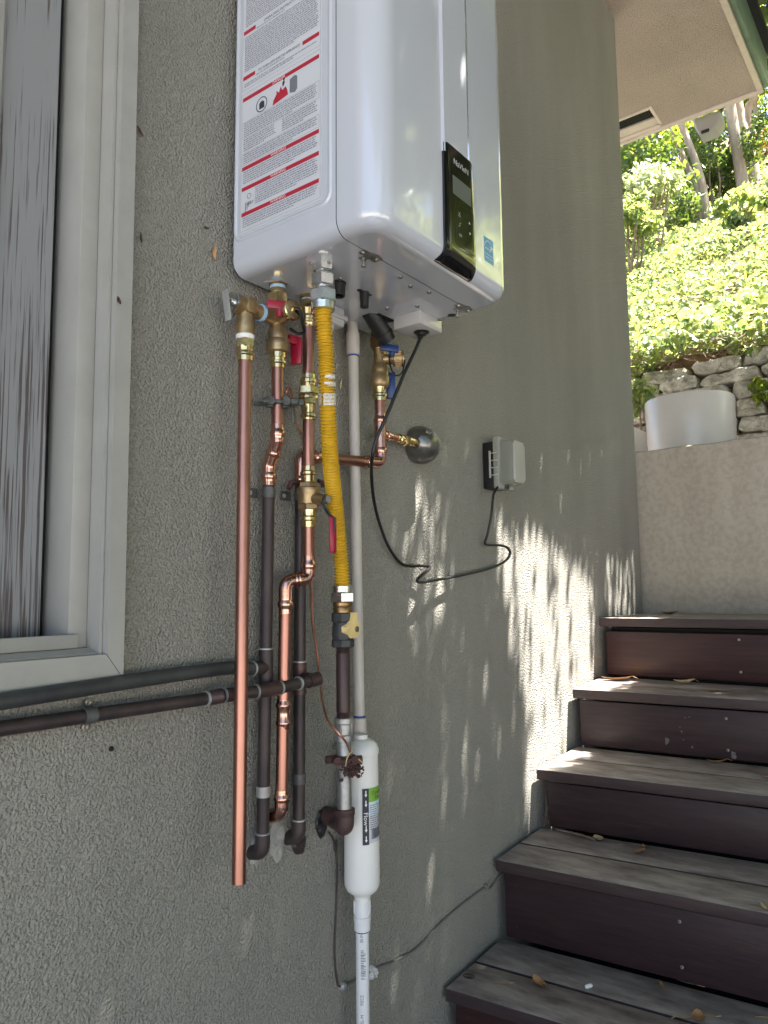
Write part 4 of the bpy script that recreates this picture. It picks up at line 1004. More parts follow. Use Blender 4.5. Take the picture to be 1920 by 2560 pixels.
# hot water line
YA = -.0255; XA = at(672, 1260, YA).x
hl = thing('hot_water_line', 'hot water pipe, new copper above and dark oxidised copper clamped to the wall below, under the red handled valve', 'pipe', (XH, YH, zof(XH, YH, 1050)))
za = zof(XH, YH, 1068); zb_ = zof(XA, YA, 1190)
m = MB(); m.lathe((XH, YH, zof(XH, YH, 918)), DN, [(0, r34), (zof(XH, YH, 918)-za+.004, r34)], 24); m.build('copper_pipe', COPPER, hl)
m = MB(); press(m, (XH, YH, zof(XH, YH, 1062)), DN, .034, r34)
zz1 = zof(XH, YH, 1092); zz2 = zof(XA, YA, 1172)
m.tube(fillet([(XH, YH, za-.026), (XH, YH, zz1-.004), (XA, YA, zz2+.006), (XA, YA, zof(XA, YA, 1185))], .022), r34*1.12, 22)
press(m, (XA, YA, zof(XA, YA, 1168)), DN, .034, r34, True)
mid = (Vector((XH, YH, zz1))+Vector((XA, YA, zz2)))/2; dd = (Vector((XA, YA, zz2))-Vector((XH, YH, zz1))).normalized(); m.lathe(mid-dd*.005, dd, [(0, r34*1.1), (.003, r34*1.26), (.007, r34*1.26), (.010, r34*1.1)], 22)
m.build('elbow', COPPER_S, hl)
ae = at(655, 2100, YA); xab = at(657, 1980, YA).x
A0 = Vector((XA, YA, zof(XA, YA, 1200))); A1 = Vector((xab, YA, at(656, 2092, YA).z))
m = MB(); m.tube([A0, A0.lerp(A1, .33), A0.lerp(A1, .66), A1], r34, 22); m.build('dark_pipe', DKCOP, hl)
def onA(py): 
    t_ = (py-1200)/(2092-1200); return A0.lerp(A1, t_)
def zA(py):
    x = onA(py).x; return Vector((x, YA, zof(x, YA, py)))
m = MB(); m.lathe(zA(1624), DN, [(0, r34*1.14), (zA(1624).z-zA(1712).z, r34*1.14)], 22)
tz = zA(1668)
m.lathe(tz, (-1, 0, 0), [(0, r34*1.1), (.030, r34*1.14)], 22); m.build('tee', DKCOP, hl)
m = MB()
for py in (1622, 1711): m = MB(); m.lathe(zA(py)+Vector((0, 0, .001)), DN, [(-.001, r34*1.04), (0, r34*1.17), (.0018, r34*1.17), (.003, r34*1.04)], 22); m.build('solder_ring', SOLDER, hl)
m = MB(); m.lathe(tz+Vector((-.0295, 0, 0)), (-1, 0, 0), [(-.001, r34*1.04), (0, r34*1.18), (.002, r34*1.18), (.003, r34)], 22); m.build('solder_ring', SOLDER, hl); m = MB(); m.lathe(zA(2082), DN, [(-.001, r34*1.04), (0, r34*1.18), (.0018, r34*1.17), (.003, r34*1.04)], 22)
m.build('solder_ring', SOLDER, hl)
m = MB(); e0 = zA(2084); m.tube(fillet([e0, e0+Vector((0, 0, -.032)), e0+Vector((-.002, .034, -.036))], .026), r34*1.15, 22); m.build('wall_elbow', DKCOP, hl)
def strap(t_, c, r, left=True, m_=ZINC, ear=True):
    m = MB(); m.lathe(c+Vector((0, 0, .009)), DN, [(0, r), (0, r+.0014), (.018, r+.0014), (.018, r)], 22, cap=False)
    s_ = -1 if left else 1
    m.box((min(c.x+s_*r*.6, c.x+s_*(r+.022)), -.0035, c.z-.009), (max(c.x+s_*r*.6, c.x+s_*(r+.022)), -.0015, c.z+.009), .0006)
    o_ = m.build('strap', m_, t_, 40)
    mm = MB(); mm.lathe((c.x+s_*(r+.014), -.0035, c.z), (0, -1, 0), [(0, .0045), (.0015, .0042), (.0022, .0022), (.0014, .001)], 12); mm.build('strap_screw', ZINCL, o_)
strap(hl, zA(1232), r34); strap(hl, zA(1978), r34, m_=ZINCL)

# return line (second from the left), ball valve, and down pipe
rl = thing('return_line', 'copper pipe with brass press couplings running down behind the yellow gas hose to the wall', 'pipe', (XRt, YRt, zof(XRt, YRt, 1100)))
m = MB(); hexn(m, XRt, YRt, 730, 750, .0185, .2); m.build('inlet_nut', BRASS_O, rl, 30)
m = MB(); m.lathe((XRt, YRt, HZ+.0015), DN, [(0, .026), (.003, .026)], 4, phase=.5); m.build('flange_plate', WHITE_B, rl, 0)
m = MB(); vl(m, XRt, YRt, [(746, .0150), (754, .0152), (755, .014)]); m.build('tape_ring', BLUET, rl)
m = MB(); hexn(m, XRt, YRt, 752, 776, .0180, .4); vl(m, XRt, YRt, [(774, .0165), (790, .0162), (794, .0140), (800, .0138), (803, .0155), (808, .0155), (812, .0135), (819, .0132)]); m.build('adapter', BRASS, rl, 30)
m = MB(); m.lathe((XRt, YRt, zof(XRt, YRt, 816)), DN, [(0, r34), (zof(XRt, YRt, 816)-zof(XRt, YRt, 1172), r34)], 24); m.build('copper_pipe', COPPER, rl)
m = MB(); vl(m, XRt, YRt, [(937, .0128), (948, .0132), (951, .0160), (957, .0160), (960, .0135), (968, .0135)]); hexn(m, XRt, YRt, 967, 988, .0202, .1); vl(m, XRt, YRt, [(986, .0165), (992, .0190), (998, .0190), (999, .0165)]); hexn(m, XRt, YRt, 998, 1014, .0190, .6)
vl(m, XRt, YRt, [(1012, .0150), (1030, .0135), (1034, .0132), (1037, .0158), (1043, .0158), (1046, .0132), (1051, .0128)]); m.build('union', BRASS, rl, 30)
XB, YB = at(713, 1560, -.045).x, -.045
zlow = zof(XRt, YRt, 1362)
m = MB(); m.lathe((XRt, YRt, zof(XRt, YRt, 1318)), DN, [(0, r34), (zof(XRt, YRt, 1318)-zof(XRt, YRt, 1400), r34)], 24); m.build('copper_pipe', COPPER, rl)
zk = zof(XRt, YRt, 1447); k1 = Vector((XRt, YRt, zk)); k2 = Vector((XB, YB, zof(XB, YB, 1452)))
m = MB(); press(m, (XRt, YRt, zof(XRt, YRt, 1390)), DN, .036, r34)
m.tube(fillet([(XRt, YRt, zof(XRt, YRt, 1408)), k1, k2, (XB, YB, zof(XB, YB, 1500))], .024, 10), r34*1.12, 22)
dk = (k2-k1).normalized(); km = k1.lerp(k2, .50); m.lathe(km-dk*.006, dk, [(0, r34*1.1), (.002, r34*1.28), (.006, r34*1.28), (.008, r34*1.1), (.010, r34*1.28), (.013, r34*1.28), (.015, r34*1.1)], 22)
press(m, (XB, YB, zof(XB, YB, 1487)), DN, .034, r34, True)
m.build('elbow', COPPER_S, rl)
Bx2 = at(704, 1940, YB).x; B0 = Vector((XB, YB, zof(XB, YB, 1505))); B1 = Vector((Bx2, YB, at(702, 1985, YB).z))
m = MB(); m.tube([B0, B0.lerp(B1, .5), B1], r34, 24); m.build('copper_pipe', COPPER, rl)
bl = lambda py: (lambda x: Vector((x, YB, zof(x, YB, py))))(B0.lerp(B1, (py-1505)/(1985-1505)).x)
m = MB(); c1_, c2_ = bl(1748), bl(1822); L1 = c1_.z-c2_.z
m.lathe(c1_, DN, [(0, r34*1.05), (L1*.10, r34*1.08), (L1*.16, r34*1.26), (L1*.24, r34*1.26), (L1*.3, r34*1.1), (L1*.70, r34*1.1), (L1*.76, r34*1.26), (L1*.84, r34*1.26), (L1*.9, r34*1.08), (L1, r34*1.05)], 24)
m.build('coupling', COPPER_S, rl)
m = MB(); c1_ = bl(1745); press(m, bl(1974), DN, .030, r34); e = bl(1990)
m.tube(fillet([e, e+Vector((0, 0, -.030)), e+Vector((-.004, .052, -.046))], .03), r34*1.14, 22); m.build('wall_elbow', COPPER_S, rl)
# ball valve with the red lever
bv = thing('ball_valve', 'brass ball valve with long red dipped lever beside the yellow gas hose', 'valve', (XRt, YRt, zof(XRt, YRt, 1240)))
m = MB(); vl(m, XRt, YRt, [(1166, .0128), (1178, .0132), (1181, .0162), (1187, .0162), (1190, .0135), (1206, .0138)]); m.build('press_sleeve', BRASS, bv, 40)
m = MB(); hexn(m, XRt, YRt, 1207, 1220, .0195, .2); vl(m, XRt, YRt, [(1218, .0180), (1221, .0218), (1226, .0224), (1234, .0218), (1240, .0205), (1260, .0198), (1262, .0182)]); hexn(m, XRt, YRt, 1260, 1275, .0205, .5)
sz_ = zof(XRt, YRt, 1246); sp = at(815, 1248, YRt-.046); m.tube([(XRt, YRt, sz_), sp], [.0115, .0095], 16); m.build('body', BRASS_D, bv, 30)
m = MB(); vl(m, XRt, YRt, [(1274, .0150), (1282, .0138), (1290, .0135), (1294, .0162), (1301, .0162), (1304, .0135), (1318, .0130)]); m.build('press_sleeve', BRASS, bv, 40)
yl_ = sp.y-.006; dS = (sp-Vector((XRt, YRt, sz_))).normalized()
m = MB(); m.lathe(sp, dS, [(0, .0078), (.006, .0078)], 6); m.build('lever_nut', STEEL, bv, 30)
lv = [at(806, 1258, yl_), at(822, 1285, yl_-.006), at(833, 1296, yl_-.008), at(833, 1300, yl_-.008)]
m = MB(); m.tube([sp-dS*.001, lv[0], lv[1], lv[2], at(833, 1330, yl_-.008)], [.009, .0085, .008, .008, .007], 10, flat=.35); lvr = m.build('lever', VALVEB, bv)
m = MB(); m.tube([at(831.5, 1292, yl_-.008), at(831.5, 1294, yl_-.008), at(832, 1340, yl_-.008), at(832, 1378, yl_-.008), at(832, 1383, yl_-.008)], [.0075, .0088, .0088, .0085, .006], 14, flat=.6); m.build('lever_grip', REDP, lvr)

# dark supply pipe behind and the horizontal copper branch
YD = -.0235; XD = at(752, 1260, YD).x
dl = thing('supply_line', 'copper branch joining a dark oxidised pipe strapped to the wall behind the ball valve', 'pipe', (XD, YD, zof(XD, YD, 1300)))
xdb = at(747, 2000, YD).x; D0 = Vector((XD, YD, zof(XD, YD, 1196))); D1 = Vector((xdb, YD, at(746, 2060, YD).z))
zD = lambda py: (lambda x: Vector((x, YD, zof(x, YD, py))))(D0.lerp(D1, (py-1196)/(2060-1196)).x)
m = MB(); m.tube([D0, D0.lerp(D1, .3), D0.lerp(D1, .7), D1], r34, 22); m.build('dark_pipe', DKCOP, dl)
zh = zof(XD, YD, 1140); hc = Vector((XC, YC, zof(XC, YC, 1158)))
m = MB(); m.tube(fillet([D0+Vector((0, 0, .006)), (XD, YD, zh), Vector((XD, YD, zh)).lerp(hc, .14)], .022, 10), r34*1.12, 20); press(m, D0+Vector((0, 0, .010)), DN, .026, r34)
dh = (hc-Vector((XD, YD, zh))).normalized(); h0 = Vector((XD, YD, zh)); Lh = (hc-h0).length
press(m, h0+dh*.022, dh, .026, r34); m.build('elbow', COPPER_S, dl)
m = MB(); m.tube([h0+dh*.03, h0+dh*(Lh*.5), hc-dh*.03], r34, 22); m.build('copper_pipe', COPPER, dl)
m = MB(); m.lathe(zD(1654), DN, [(0, r34*1.14), (zD(1654).z-zD(1735).z, r34*1.14)], 22); tD = zD(1697); m.lathe(tD, (-.1, -1, 0), [(0, r34*1.1), (.020, r34*1.12), (.026, r34*1.16)], 20); m.build('tee', DKCOP_R, dl)
for py in (1653, 2048): m = MB(); m.lathe(zD(py), DN, [(-.001, r34*1.04), (0, r34*1.17), (.0018, r34*1.17), (.003, r34*1.04)], 22); m.build('solder_ring', SOLDER, dl)
m = MB(); e0 = zD(2049); m.tube(fillet([e0, e0+Vector((0, 0, -.030)), e0+Vector((-.004, .034, -.038))], .026), r34*1.15, 22); m.build('wall_elbow', DKCOP, dl)
strap(dl, zD(1240), r34); strap(dl, zD(1946), r34)
m = MB(); pts = [at(px, py, -.03) for px, py in ((722, 1222), (728, 1208), (742, 1206), (757, 1212))]; m.tube(spline(pts, 5), .005, 8); m.build('old_clamp', RUSTC, dl); m = MB(); pts = [at(px, py, -.035) for px, py in ((796, 1202), (806, 1207), (806, 1218))]; m.tube(spline(pts, 5), .004, 8); m.build('old_clamp', RUSTC, dl)

# cold service valve
cv = thing('cold_service_valve', 'cast brass service valve with two blue handles and a side drain cap', 'valve', (XC, YC, zof(XC, YC, 900)))
m = MB(); hexn(m, XC, YC, 806, 826, .0192, .2); m.build('inlet_nut', BRASS_O, cv, 30)
m = MB(); m.lathe((XC, YC, HZ+.002), DN, [(0, .026), (.003, .026)], 4, phase=.5); m.build('flange_plate', WHITE_B, cv, 0)
m = MB(); vl(m, XC, YC, [(824, .0145), (826, .0148), (830, .0148), (831, .013)]); m.build('sealing_tape', PTFE, cv)
m = MB(); hexn(m, XC, YC, 831, 846, .0192, .5); hexn(m, XC, YC, 845, 872, .0210, .5); m.build('union_nut', BRASS_O, cv, 30)
m = MB(); vl(m, XC, YC, [(866, .0150), (872, .0135), (880, .0132), (908, .0132), (914, .0150), (922, .0185), (930, .0190), (942, .0190), (944, .0205), (960, .0208), (966, .0195), (970, .0165)])
zc_ = zof(XC, YC, 899); dc = Vector((.62, -.78, .02)).normalized(); m.lathe((XC, YC, zc_), dc, [(0, .011), (.028, .011), (.03, .0125)], 18); m.build('body', BRASS_D, cv, 40)
m = MB(); c_ = Vector((XC, YC, zc_))+dc*.030; m.lathe(c_, dc, [(0, .0155), (.002, .0165), (.018, .0165), (.0195, .0178), (.0225, .0178), (.023, .004), (.026, .003)], 26)
for k in range(22):
    a = 2*math.pi*k/22; e1 = dc.cross(Vector((0, 0, 1))).normalized(); e2 = dc.cross(e1); q_ = c_+(e1*math.cos(a)+e2*math.sin(a))*.0163; m.tube([q_+dc*.003, q_+dc*.017], .001, 5)
m.build('drain_cap', BRASS_D, cv, 40)
m = MB(); q0 = c_+dc*.025; m.tube(spline([q0, at(1010, 915, -.10), at(1003, 934, -.098), at(987, 938, -.093), at(977, 918, -.085), at(973, 892, -.078), at(980, 884, -.08)], 6), .0017, 7); m.build('cap_strap', RUBBER, cv)
m = MB(); slab_handle(m, at(974, 870, -.082), (.75, -.62, -.12), (0, 0, 1), .0195, .0078, .0045); m.lathe(at(980, 884, -.083), (0, 0, 1), [(-.006, .006), (.012, .007)], 12); m.build('handle', BLUEH, cv, 30)
m = MB(); slab_handle(m, at(977, 964, -.060), (.55, -.83, 0), (0, 0, 1), .0105, .029, .0045); m.tube([(XC, YC, zof(XC, YC, 945)), at(974, 945, -.06)], .007, 10); m.build('handle', BLUEH, cv, 30)
m = MB(); z1 = zof(XC, YC, 966); L1 = z1-zof(XC, YC, 1003); m.lathe((XC, YC, z1), DN, [(0, .0165), (L1*.2, .0150), (L1*.5, .0145), (L1*.58, .0168), (L1*.70, .0168), (L1*.76, .0140), (L1, .0138)], 24); m.build('press_sleeve', BRASS, cv, 40)
# cold line
cl_ = thing('cold_water_line', 'short copper line with a tee under the blue handled valve', 'pipe', (XC, YC, zof(XC, YC, 1080)))
m = MB(); m.lathe((XC, YC, zof(XC, YC, 1000)), DN, [(0, r34), (zof(XC, YC, 1000)-zof(XC, YC, 1050), r34)], 22); m.build('copper_pipe', COPPER, cl_)
m = MB(); press(m, (XC, YC, zof(XC, YC, 1034)), DN, .030, r34); m.lathe((XC, YC, zof(XC, YC, 1046)), DN, [(0, r34*1.14), (zof(XC, YC, 1046)-zof(XC, YC, 1118), r34*1.14)], 22); press(m, (XC, YC, zof(XC, YC, 1108)), DN, .034, r34)
zt2 = zof(XC, YC, 1086); ec = at(1046, 1110, -.030)
bd = (ec-Vector((XC, YC, zt2))).normalized(); L_ = (ec-Vector((XC, YC, zt2))).length
m.lathe((XC, YC, zt2), bd, [(0, .0095), (.020, .0098), (.022, .0118), (.028, .0118), (.030, .0092), (.044, .0090)], 18); m.build('tee', COPPER_S, cl_)
m = MB(); m.lathe(Vector((XC, YC, zt2))+bd*.03, bd, [(0, .0082), (L_-.06, .0082)], 16); m.build('branch_pipe', COPPER, cl_)
m = MB(); o0 = Vector((XC, YC, zt2))+bd*.068; m.lathe(o0, bd, [(0, .0092), (.010, .0095), (.012, .0118), (.018, .0118), (.020, .0098), (.028, .0098)], 18); m.lathe(o0+bd*.030, bd, [(0, .0125), (.002, .0135), (.018, .0135), (.020, .0125)], 6); m.lathe(o0+bd*.050, bd, [(0, .0118), (max(.01, L_-.118), .0122)], 16); m.build('adapter', BRASS, cl_, 30)
m = MB(); m.tube(fillet([(XC, YC, zof(XC, YC, 1118)), hc, hc-dh*.05], .026, 10), r34*1.13, 22); press(m, hc-dh*.026, -dh, .030, r34); m.build('elbow', COPPER_S, cl_)
# bell shaped escutcheon on the branch
ax = Vector((.70, .68, -.04)).normalized(); rim = at(1053, 1112, -.022)
m = MB(); pr_ = [(-.040, .0125), (-.0395, .014), (-.037, .019), (-.030, .0285), (-.020, .0365), (-.010, .0412), (-.004, .0428), (-.0035, .0438), (.0005, .0458), (.004, .0462), (.007, .0445), (.0072, .042), (.0, .040), (-.012, .037), (-.024, .030), (-.034, .019)]
m.lathe(rim, ax, [(-.0402, .0005)]+pr_, 40, cap=False); tag(m.build('escutcheon', ESC, None, 40), 'dull grey steel bell escutcheon where the copper branch meets the wall', 'escutcheon')

# gas: connector, valve, riser
gt = Vector((.938, -.174, 0)); gt.z = HZ
ghose = thing('gas_connector', 'corrugated bright yellow flexible gas connector with steel nuts at both ends', 'gas hose', at(809, 780, -.165))
m = MB(); hexn(m, gt.x, gt.y, 656, 682, .0195, .45); m.build('inlet_nut', STEEL, ghose, 30)
m = MB(); vl(m, gt.x, gt.y, [(680, .0155), (690, .0165), (692, .015)]); hexn(m, gt.x, gt.y, 688, 720, .0218, .45); m.build('flare_nut', STEEL, ghose, 30)
m = MB(); vl(m, gt.x, gt.y, [(719, .0165), (728, .017)]); hexn(m, gt.x, gt.y, 727, 760, .0245, .35); vl(m, gt.x, gt.y, [(758, .0215), (762, .0212), (776, .0205), (777, .018)]); m.build('flare_nut', STEEL, ghose, 30)
YG = -.078
gp_ = [(gt.x, gt.y, zof(gt.x, gt.y, 770)), at(811, 830, -.170), at(815, 889, -.165), at(819, 1016, -.155), at(826, 1150, -.128), at(836, 1245, -.100), at(846, 1340, -.083), at(853, 1410, -.079), at(856, 1470, -.078), at(856.5, 1478, -.078)]
pth0 = spline(gp_, 40); path = [pth0[0]]; nxt = .0008; run = 0
for a_, b_ in zip(pth0, pth0[1:]):
    sl = (b_-a_).length
    while nxt <= run+sl and sl > 0: path.append(a_.lerp(b_, (nxt-run)/sl)); nxt += .0008
    run += sl
P = []; acc = 0; rr_ = []
for i, p_ in enumerate(path):
    if i: acc += (p_-path[i-1]).length
    P.append(p_); rr_.append((.0134)+.0023*math.cos(acc*2*math.pi/.0058))
m = MB(); m.tube(P, rr_, 16); hose = m.build('corrugated_hose', YEL, ghose, 0, fix=False)
for p_ in hose.data.polygons: p_.use_smooth = True
def hpatch(i0, i1, a0, a1, name='sticker'):
    m = MB(); V = []; F = []; cnt = 0; nA = 8
    for i in range(i0, i1, 2):
        t_ = (P[i+1]-P[i-1]).normalized(); e1 = t_.cross(Vector((0, -1, 0))).normalized(); e2 = t_.cross(e1)
        j = .3*noise.noise(Vector((i*.23, a0, 1)))
        for k in range(nA+1):
            a = a0+j+(a1-a0+j)*k/nA; V.append(P[i]+(e1*math.cos(a)+e2*math.sin(a))*(.0155+.0004*math.cos(i)))
        cnt += 1
    for r_ in range(cnt-1):
        for k in range(nA): F.append((r_*(nA+1)+k, r_*(nA+1)+k+1, (r_+1)*(nA+1)+k+1, (r_+1)*(nA+1)+k))
    m.add(V, F); return m.build(name, STICK, hose, 60, fix=False)
def near(px, py): return min(range(1, len(P)-2), key=lambda i: abs(pyof(P[i])-py))
hpatch(near(0, 903), near(0, 922), 2.0, 3.6); hpatch(near(0, 938), near(0, 950), 0.2, 5.6); hpatch(near(0, 956), near(0, 970), .2, 5.6); hpatch(near(0, 984), near(0, 1012), 0.0, 6.0)
gx = at(856, 1490, YG).x
gb = lambda py: (lambda p_: p_)(at(856+(py-1478)*.011, py, YG))
m = MB(); a = gb(1478); m.lathe(gb(1464), DN, [(0, .0185), (.001, .0195), (gb(1464).z-gb(1481).z, .0195)], 24); c_ = gb(1480); h_ = c_.z-gb(1506).z; m.lathe(c_, DN, [(0, .0215), (h_*.12, .0245), (h_*.9, .0245), (h_, .0225)], 6, phase=.42); m.build('flare_nut', STEEL, ghose, 30)
gv = thing('gas_valve', 'black gas shutoff valve with a faded yellow lever handle', 'valve', gb(1560))
m = MB(); c_ = gb(1504); m.lathe(c_, DN, [(0, .018), (.006, .019), (.010, .0175), (.012, .0185), (c_.z-gb(1532).z, .0175)], 22); m.build('nipple', BRASS_O, gv)
def hx(mb, p0, p1, r, ph, n=8):
    a, b = gb(p0), gb(p1); h_ = a.z-b.z; mb.lathe(a, DN, [(0, r*.92), (h_*.12, r), (h_*.86, r), (h_, r*.9)], n, phase=ph)
m = MB(); hx(m, 1531, 1556, .0215, .2); m.lathe(gb(1554), DN, [(0, .0185), (.008, .0200), (.030, .0205), (gb(1554).z-gb(1600).z, .0190)], 20); hx(m, 1578, 1600, .0208, .4, 8); hx(m, 1598, 1618, .0216, .2)
hp = at(886, 1576, YG-.012); m.tube([gb(1572), hp], .009, 12); m.build('body', VALVEB, gv, 30)
hd = (hp-gb(1572)).normalized(); hd = Vector((.30, -.95, 0)).normalized()
def pl(mb, pts2, y, d): 
    mb.prism([at(px, py, y) for px, py in pts2], d)
m = MB(); pl(m, [(879, 1531), (895, 1531), (894, 1549), (900, 1565), (901, 1578), (896, 1590), (894, 1595), (877, 1596), (873, 1588), (867, 1580), (866, 1568), (874, 1558)], YG-.022, Vector((-.003, .010, 0)))
m.build('handle', YELH, gv, 25)
m = MB(); m.lathe(at(892, 1573, YG-.022), (.2, -1, 0), [(-.001, .0055), (.002, .0055), (.0024, .003), (.001, .0028)], 14); m.build('handle_screw', STEEL_D, gv, 40)
gr = thing('gas_riser', 'brown painted and galvanised gas riser pipe entering the wall through a rusty elbow', 'gas pipe', gb(1800))
rb = .0134
m = MB(); c_ = gb(1616); c2_ = gb(1797)
prf = [(0, rb)]
for k in range(5): prf += [(.002+k*.0022, rb*1.0), (.0031+k*.0022, rb*.94)]
L_ = c_.z-c2_.z; prf += [(.014, rb), (L_-.014, rb)]
for k in range(5): prf += [(L_-.013+k*.0022, rb), (L_-.012+k*.0022, rb*.94)]
prf += [(L_, rb)]
m.lathe(c_, DN, prf, 24); m.build('brown_nipple', RUSTP, gr, 40)
m = MB(); c_ = gb(1793); h_ = c_.z-gb(1852).z; m.lathe(c_, DN, [(0, .0155), (.001, .0182), (.010, .0185), (.012, .0158), (h_-.013, .0158), (h_-.011, .0185), (h_-.001, .0182), (h_, .0155)], 24)
for k in range(4):
    a = R(90*k+20); m.box((c_.x+math.cos(a)*.0160-.002, c_.y+math.sin(a)*.0160-.002, c_.z-h_+.010), (c_.x+math.cos(a)*.0160+.002, c_.y+math.sin(a)*.0160+.002, c_.z-.010), .0008)
m.build('coupling', GALV, gr, 40)
m = MB(); c_ = gb(1850); m.lathe(c_, DN, [(0, rb*.97), (.006, rb*.97), (.007, rb), (c_.z-gb(2024).z, rb)], 24); m.build('galvanised_pipe', GALV, gr, 40)
e = gb(2046); m = MB(); c_ = gb(2020); m.lathe(c_, DN, [(0, .0165), (.001, .0188), (.011, .0188), (.013, .0168), (.016, .0168)], 26)
hole = at(806, 2058, .004)
m.tube(fillet([gb(2030), gb(2068), Vector((hole.x+.004, -.03, gb(2068).z)), Vector((hole.x+.002, .006, gb(2066).z))], .034, 10), .0172, 24); m.lathe(Vector((hole.x+.004, -.034, gb(2068).z)), (0, 1, 0), [(0, .0172), (.001, .0192), (.012, .0192), (.013, .0172)], 24)
m.build('wall_elbow', RUSTE, gr, 45)

# condensate drain
XV, YV = 1.192, -.0315
cp = thing('condensate_pipe', 'beige vertical drain pipe dropping from the heater to the white filter cartridge', 'pipe', (XV, YV, zof(XV, YV, 1300)))
vx = lambda py: at(882+(py-830)*.0172, py, YV)
m = MB(); m.tube([vx(888), vx(1200), vx(1500), vx(1800)], .0109, 22); m.build('pipe', PVC, cp)
m = MB(); c_ = vx(804); Lz = lambda py: c_.z-vx(py).z; m.lathe(c_, (vx(1000)-vx(804)), [(0, .0120), (Lz(832), .0120), (Lz(833), .0142), (Lz(888), .0142), (Lz(889), .0115)], 26); m.build('coupling', PVC, cp)
m = MB(); m.lathe(vx(887), DN, [(0, .0128), (.003, .0122), (.0045, .0112)], 22); m.lathe(vx(1793.5), DN, [(-.004, .0112), (.0, .0122)], 22); m.build('primer_ring', BLUEP, cp)
m = MB(); c_ = vx(1795); m.lathe(c_, DN, [(0, .0140), (c_.z-vx(1828).z, .0140), (c_.z-vx(1829).z, .0148), (c_.z-vx(1836).z, .0148), (c_.z-vx(1837).z, .013), (c_.z-vx(1848).z, .013)], 24); m.build('reducer', PVC, cp)
YT = -.050
tx_ = lambda py: at(902.5+(py-2000)*.004, py, YT)
trap = thing('condensate_filter', 'white plastic condensate filter cartridge with a green and black flow label', 'filter', tx_(2000))
c_ = tx_(1836); TZf = lambda py: c_.z-tx_(py).z; rT = .0345
m = MB(); m.lathe(c_, DN, [(0, .0135), (TZf(1846), .0135), (TZf(1848), .020), (TZf(1853), .027), (TZf(1861), .0325), (TZf(1870), rT+.0006), (TZf(1876), rT+.0008), (TZf(1883), rT+.0008), (TZf(1884.5), rT-.0006), (TZf(1888), rT-.0007), (TZf(2150), rT), (TZf(2205), rT), (TZf(2214), rT-.001), (TZf(2224), rT-.005), (TZf(2232), rT-.012), (TZf(2236), .0175), (TZf(2238), .0165), (TZf(2244), .0158), (TZf(2245), .0145), (TZf(2252), .0145)], 48)
m.build('cartridge', TRAPW, trap, 30)
# curved label: angle from the direction of the viewer
tc_ = tx_(2000); va = math.atan2(CAMP.y-tc_.y, CAMP.x-tc_.x)
def cyl(s_, z, d=.0004):
    a = va+s_/rT; return Vector((tc_.x+math.cos(a)*(rT+d), tc_.y+math.sin(a)*(rT+d), z))
zT = lambda py: tx_(py).z
def cpatch(mb, s0, s1, z0, z1, d=.0005, n=10):
    V = []; 
    for k in range(n+1):
        s_ = s0+(s1-s0)*k/n; V += [cyl(s_, z0, d), cyl(s_, z1, d)]
    mb.add(V, [(2*k, 2*k+2, 2*k+3, 2*k+1) for k in range(n)])
def ctext(mb, txt, size, s_, z, rot=False, d=.0011, align='CENTER', sx=1):
    Pp, F_ = text2d(txt, size, sx, align)
    mb.add([cyl(s_+(b if rot else a), z+(-a if rot else b), d) for a, b in Pp], F_)
s0 = .0025
zt_, zb2 = zT(1961), zT(2099)
m = MB(); cpatch(m, s0+.0125, s0+.080, zb2+.002, zt_, .0005, 20); lbl = m.build('flow_label', LABEL, trap, 60)
m = MB(); cpatch(m, s0, s0+.0128, zb2, zt_, .0007, 4); m.build('black_band', INK, lbl, 60)
GREENL = mat('label_green', (.20, .42, .045), .45); PALEB = mat('label_pale_blue', (.42, .62, .78), .45, col2=(.70, .76, .80), vscale=30)
zg = zT(1995); m = MB(); cpatch(m, s0+.0128, s0+.080, zg, zt_, .0007, 20); m.build('green_band', GREENL, lbl, 60)
m = MB(); cpatch(m, s0+.0128, s0+.080, zg-.026, zg-.0002, .0007, 20); m.build('blue_band', PALEB, lbl, 60)
m = MB(); ctext(m, 'Flow', .0125, s0+.0064, (zt_+zb2)/2-.004, True)
for py in (1974, 1998, 2060, 2085):
    z = zT(py); sM = s0+.0068
    m.add([cyl(sM+a, z+b, .0011) for a, b in ((-.001, .006), (.001, .006), (.001, -.001), (.0027, -.001), (0, -.006), (-.0027, -.001), (-.001, -.001))], [tuple(range(7))])
m.build('flow_print', WPRINT, lbl, 0)
m = MB(); ctext(m, 'Condensate', .0098, s0+.019, zt_-.010, align='LEFT'); ctext(m, 'Treatment', .0098, s0+.026, zt_-.0195, align='LEFT')
rnd = random.Random(8)
for k in range(12):
    z = zg-.006-k*.0040; s_ = s0+.0155
    while s_ < s0+.06: w_ = rnd.uniform(.002, .007); cpatch(m, s_, s_+w_, z-.0013, z, .0009, 2); s_ += w_+.0014
s_ = s0+.018
while s_ < s0+.05: w_ = rnd.uniform(.0005, .0016); cpatch(m, s_, s_+w_, zb2+.009, zb2+.028, .0009, 1); s_ += w_+rnd.uniform(.0006, .0014)
m.build('label_print', INK, lbl, 0)
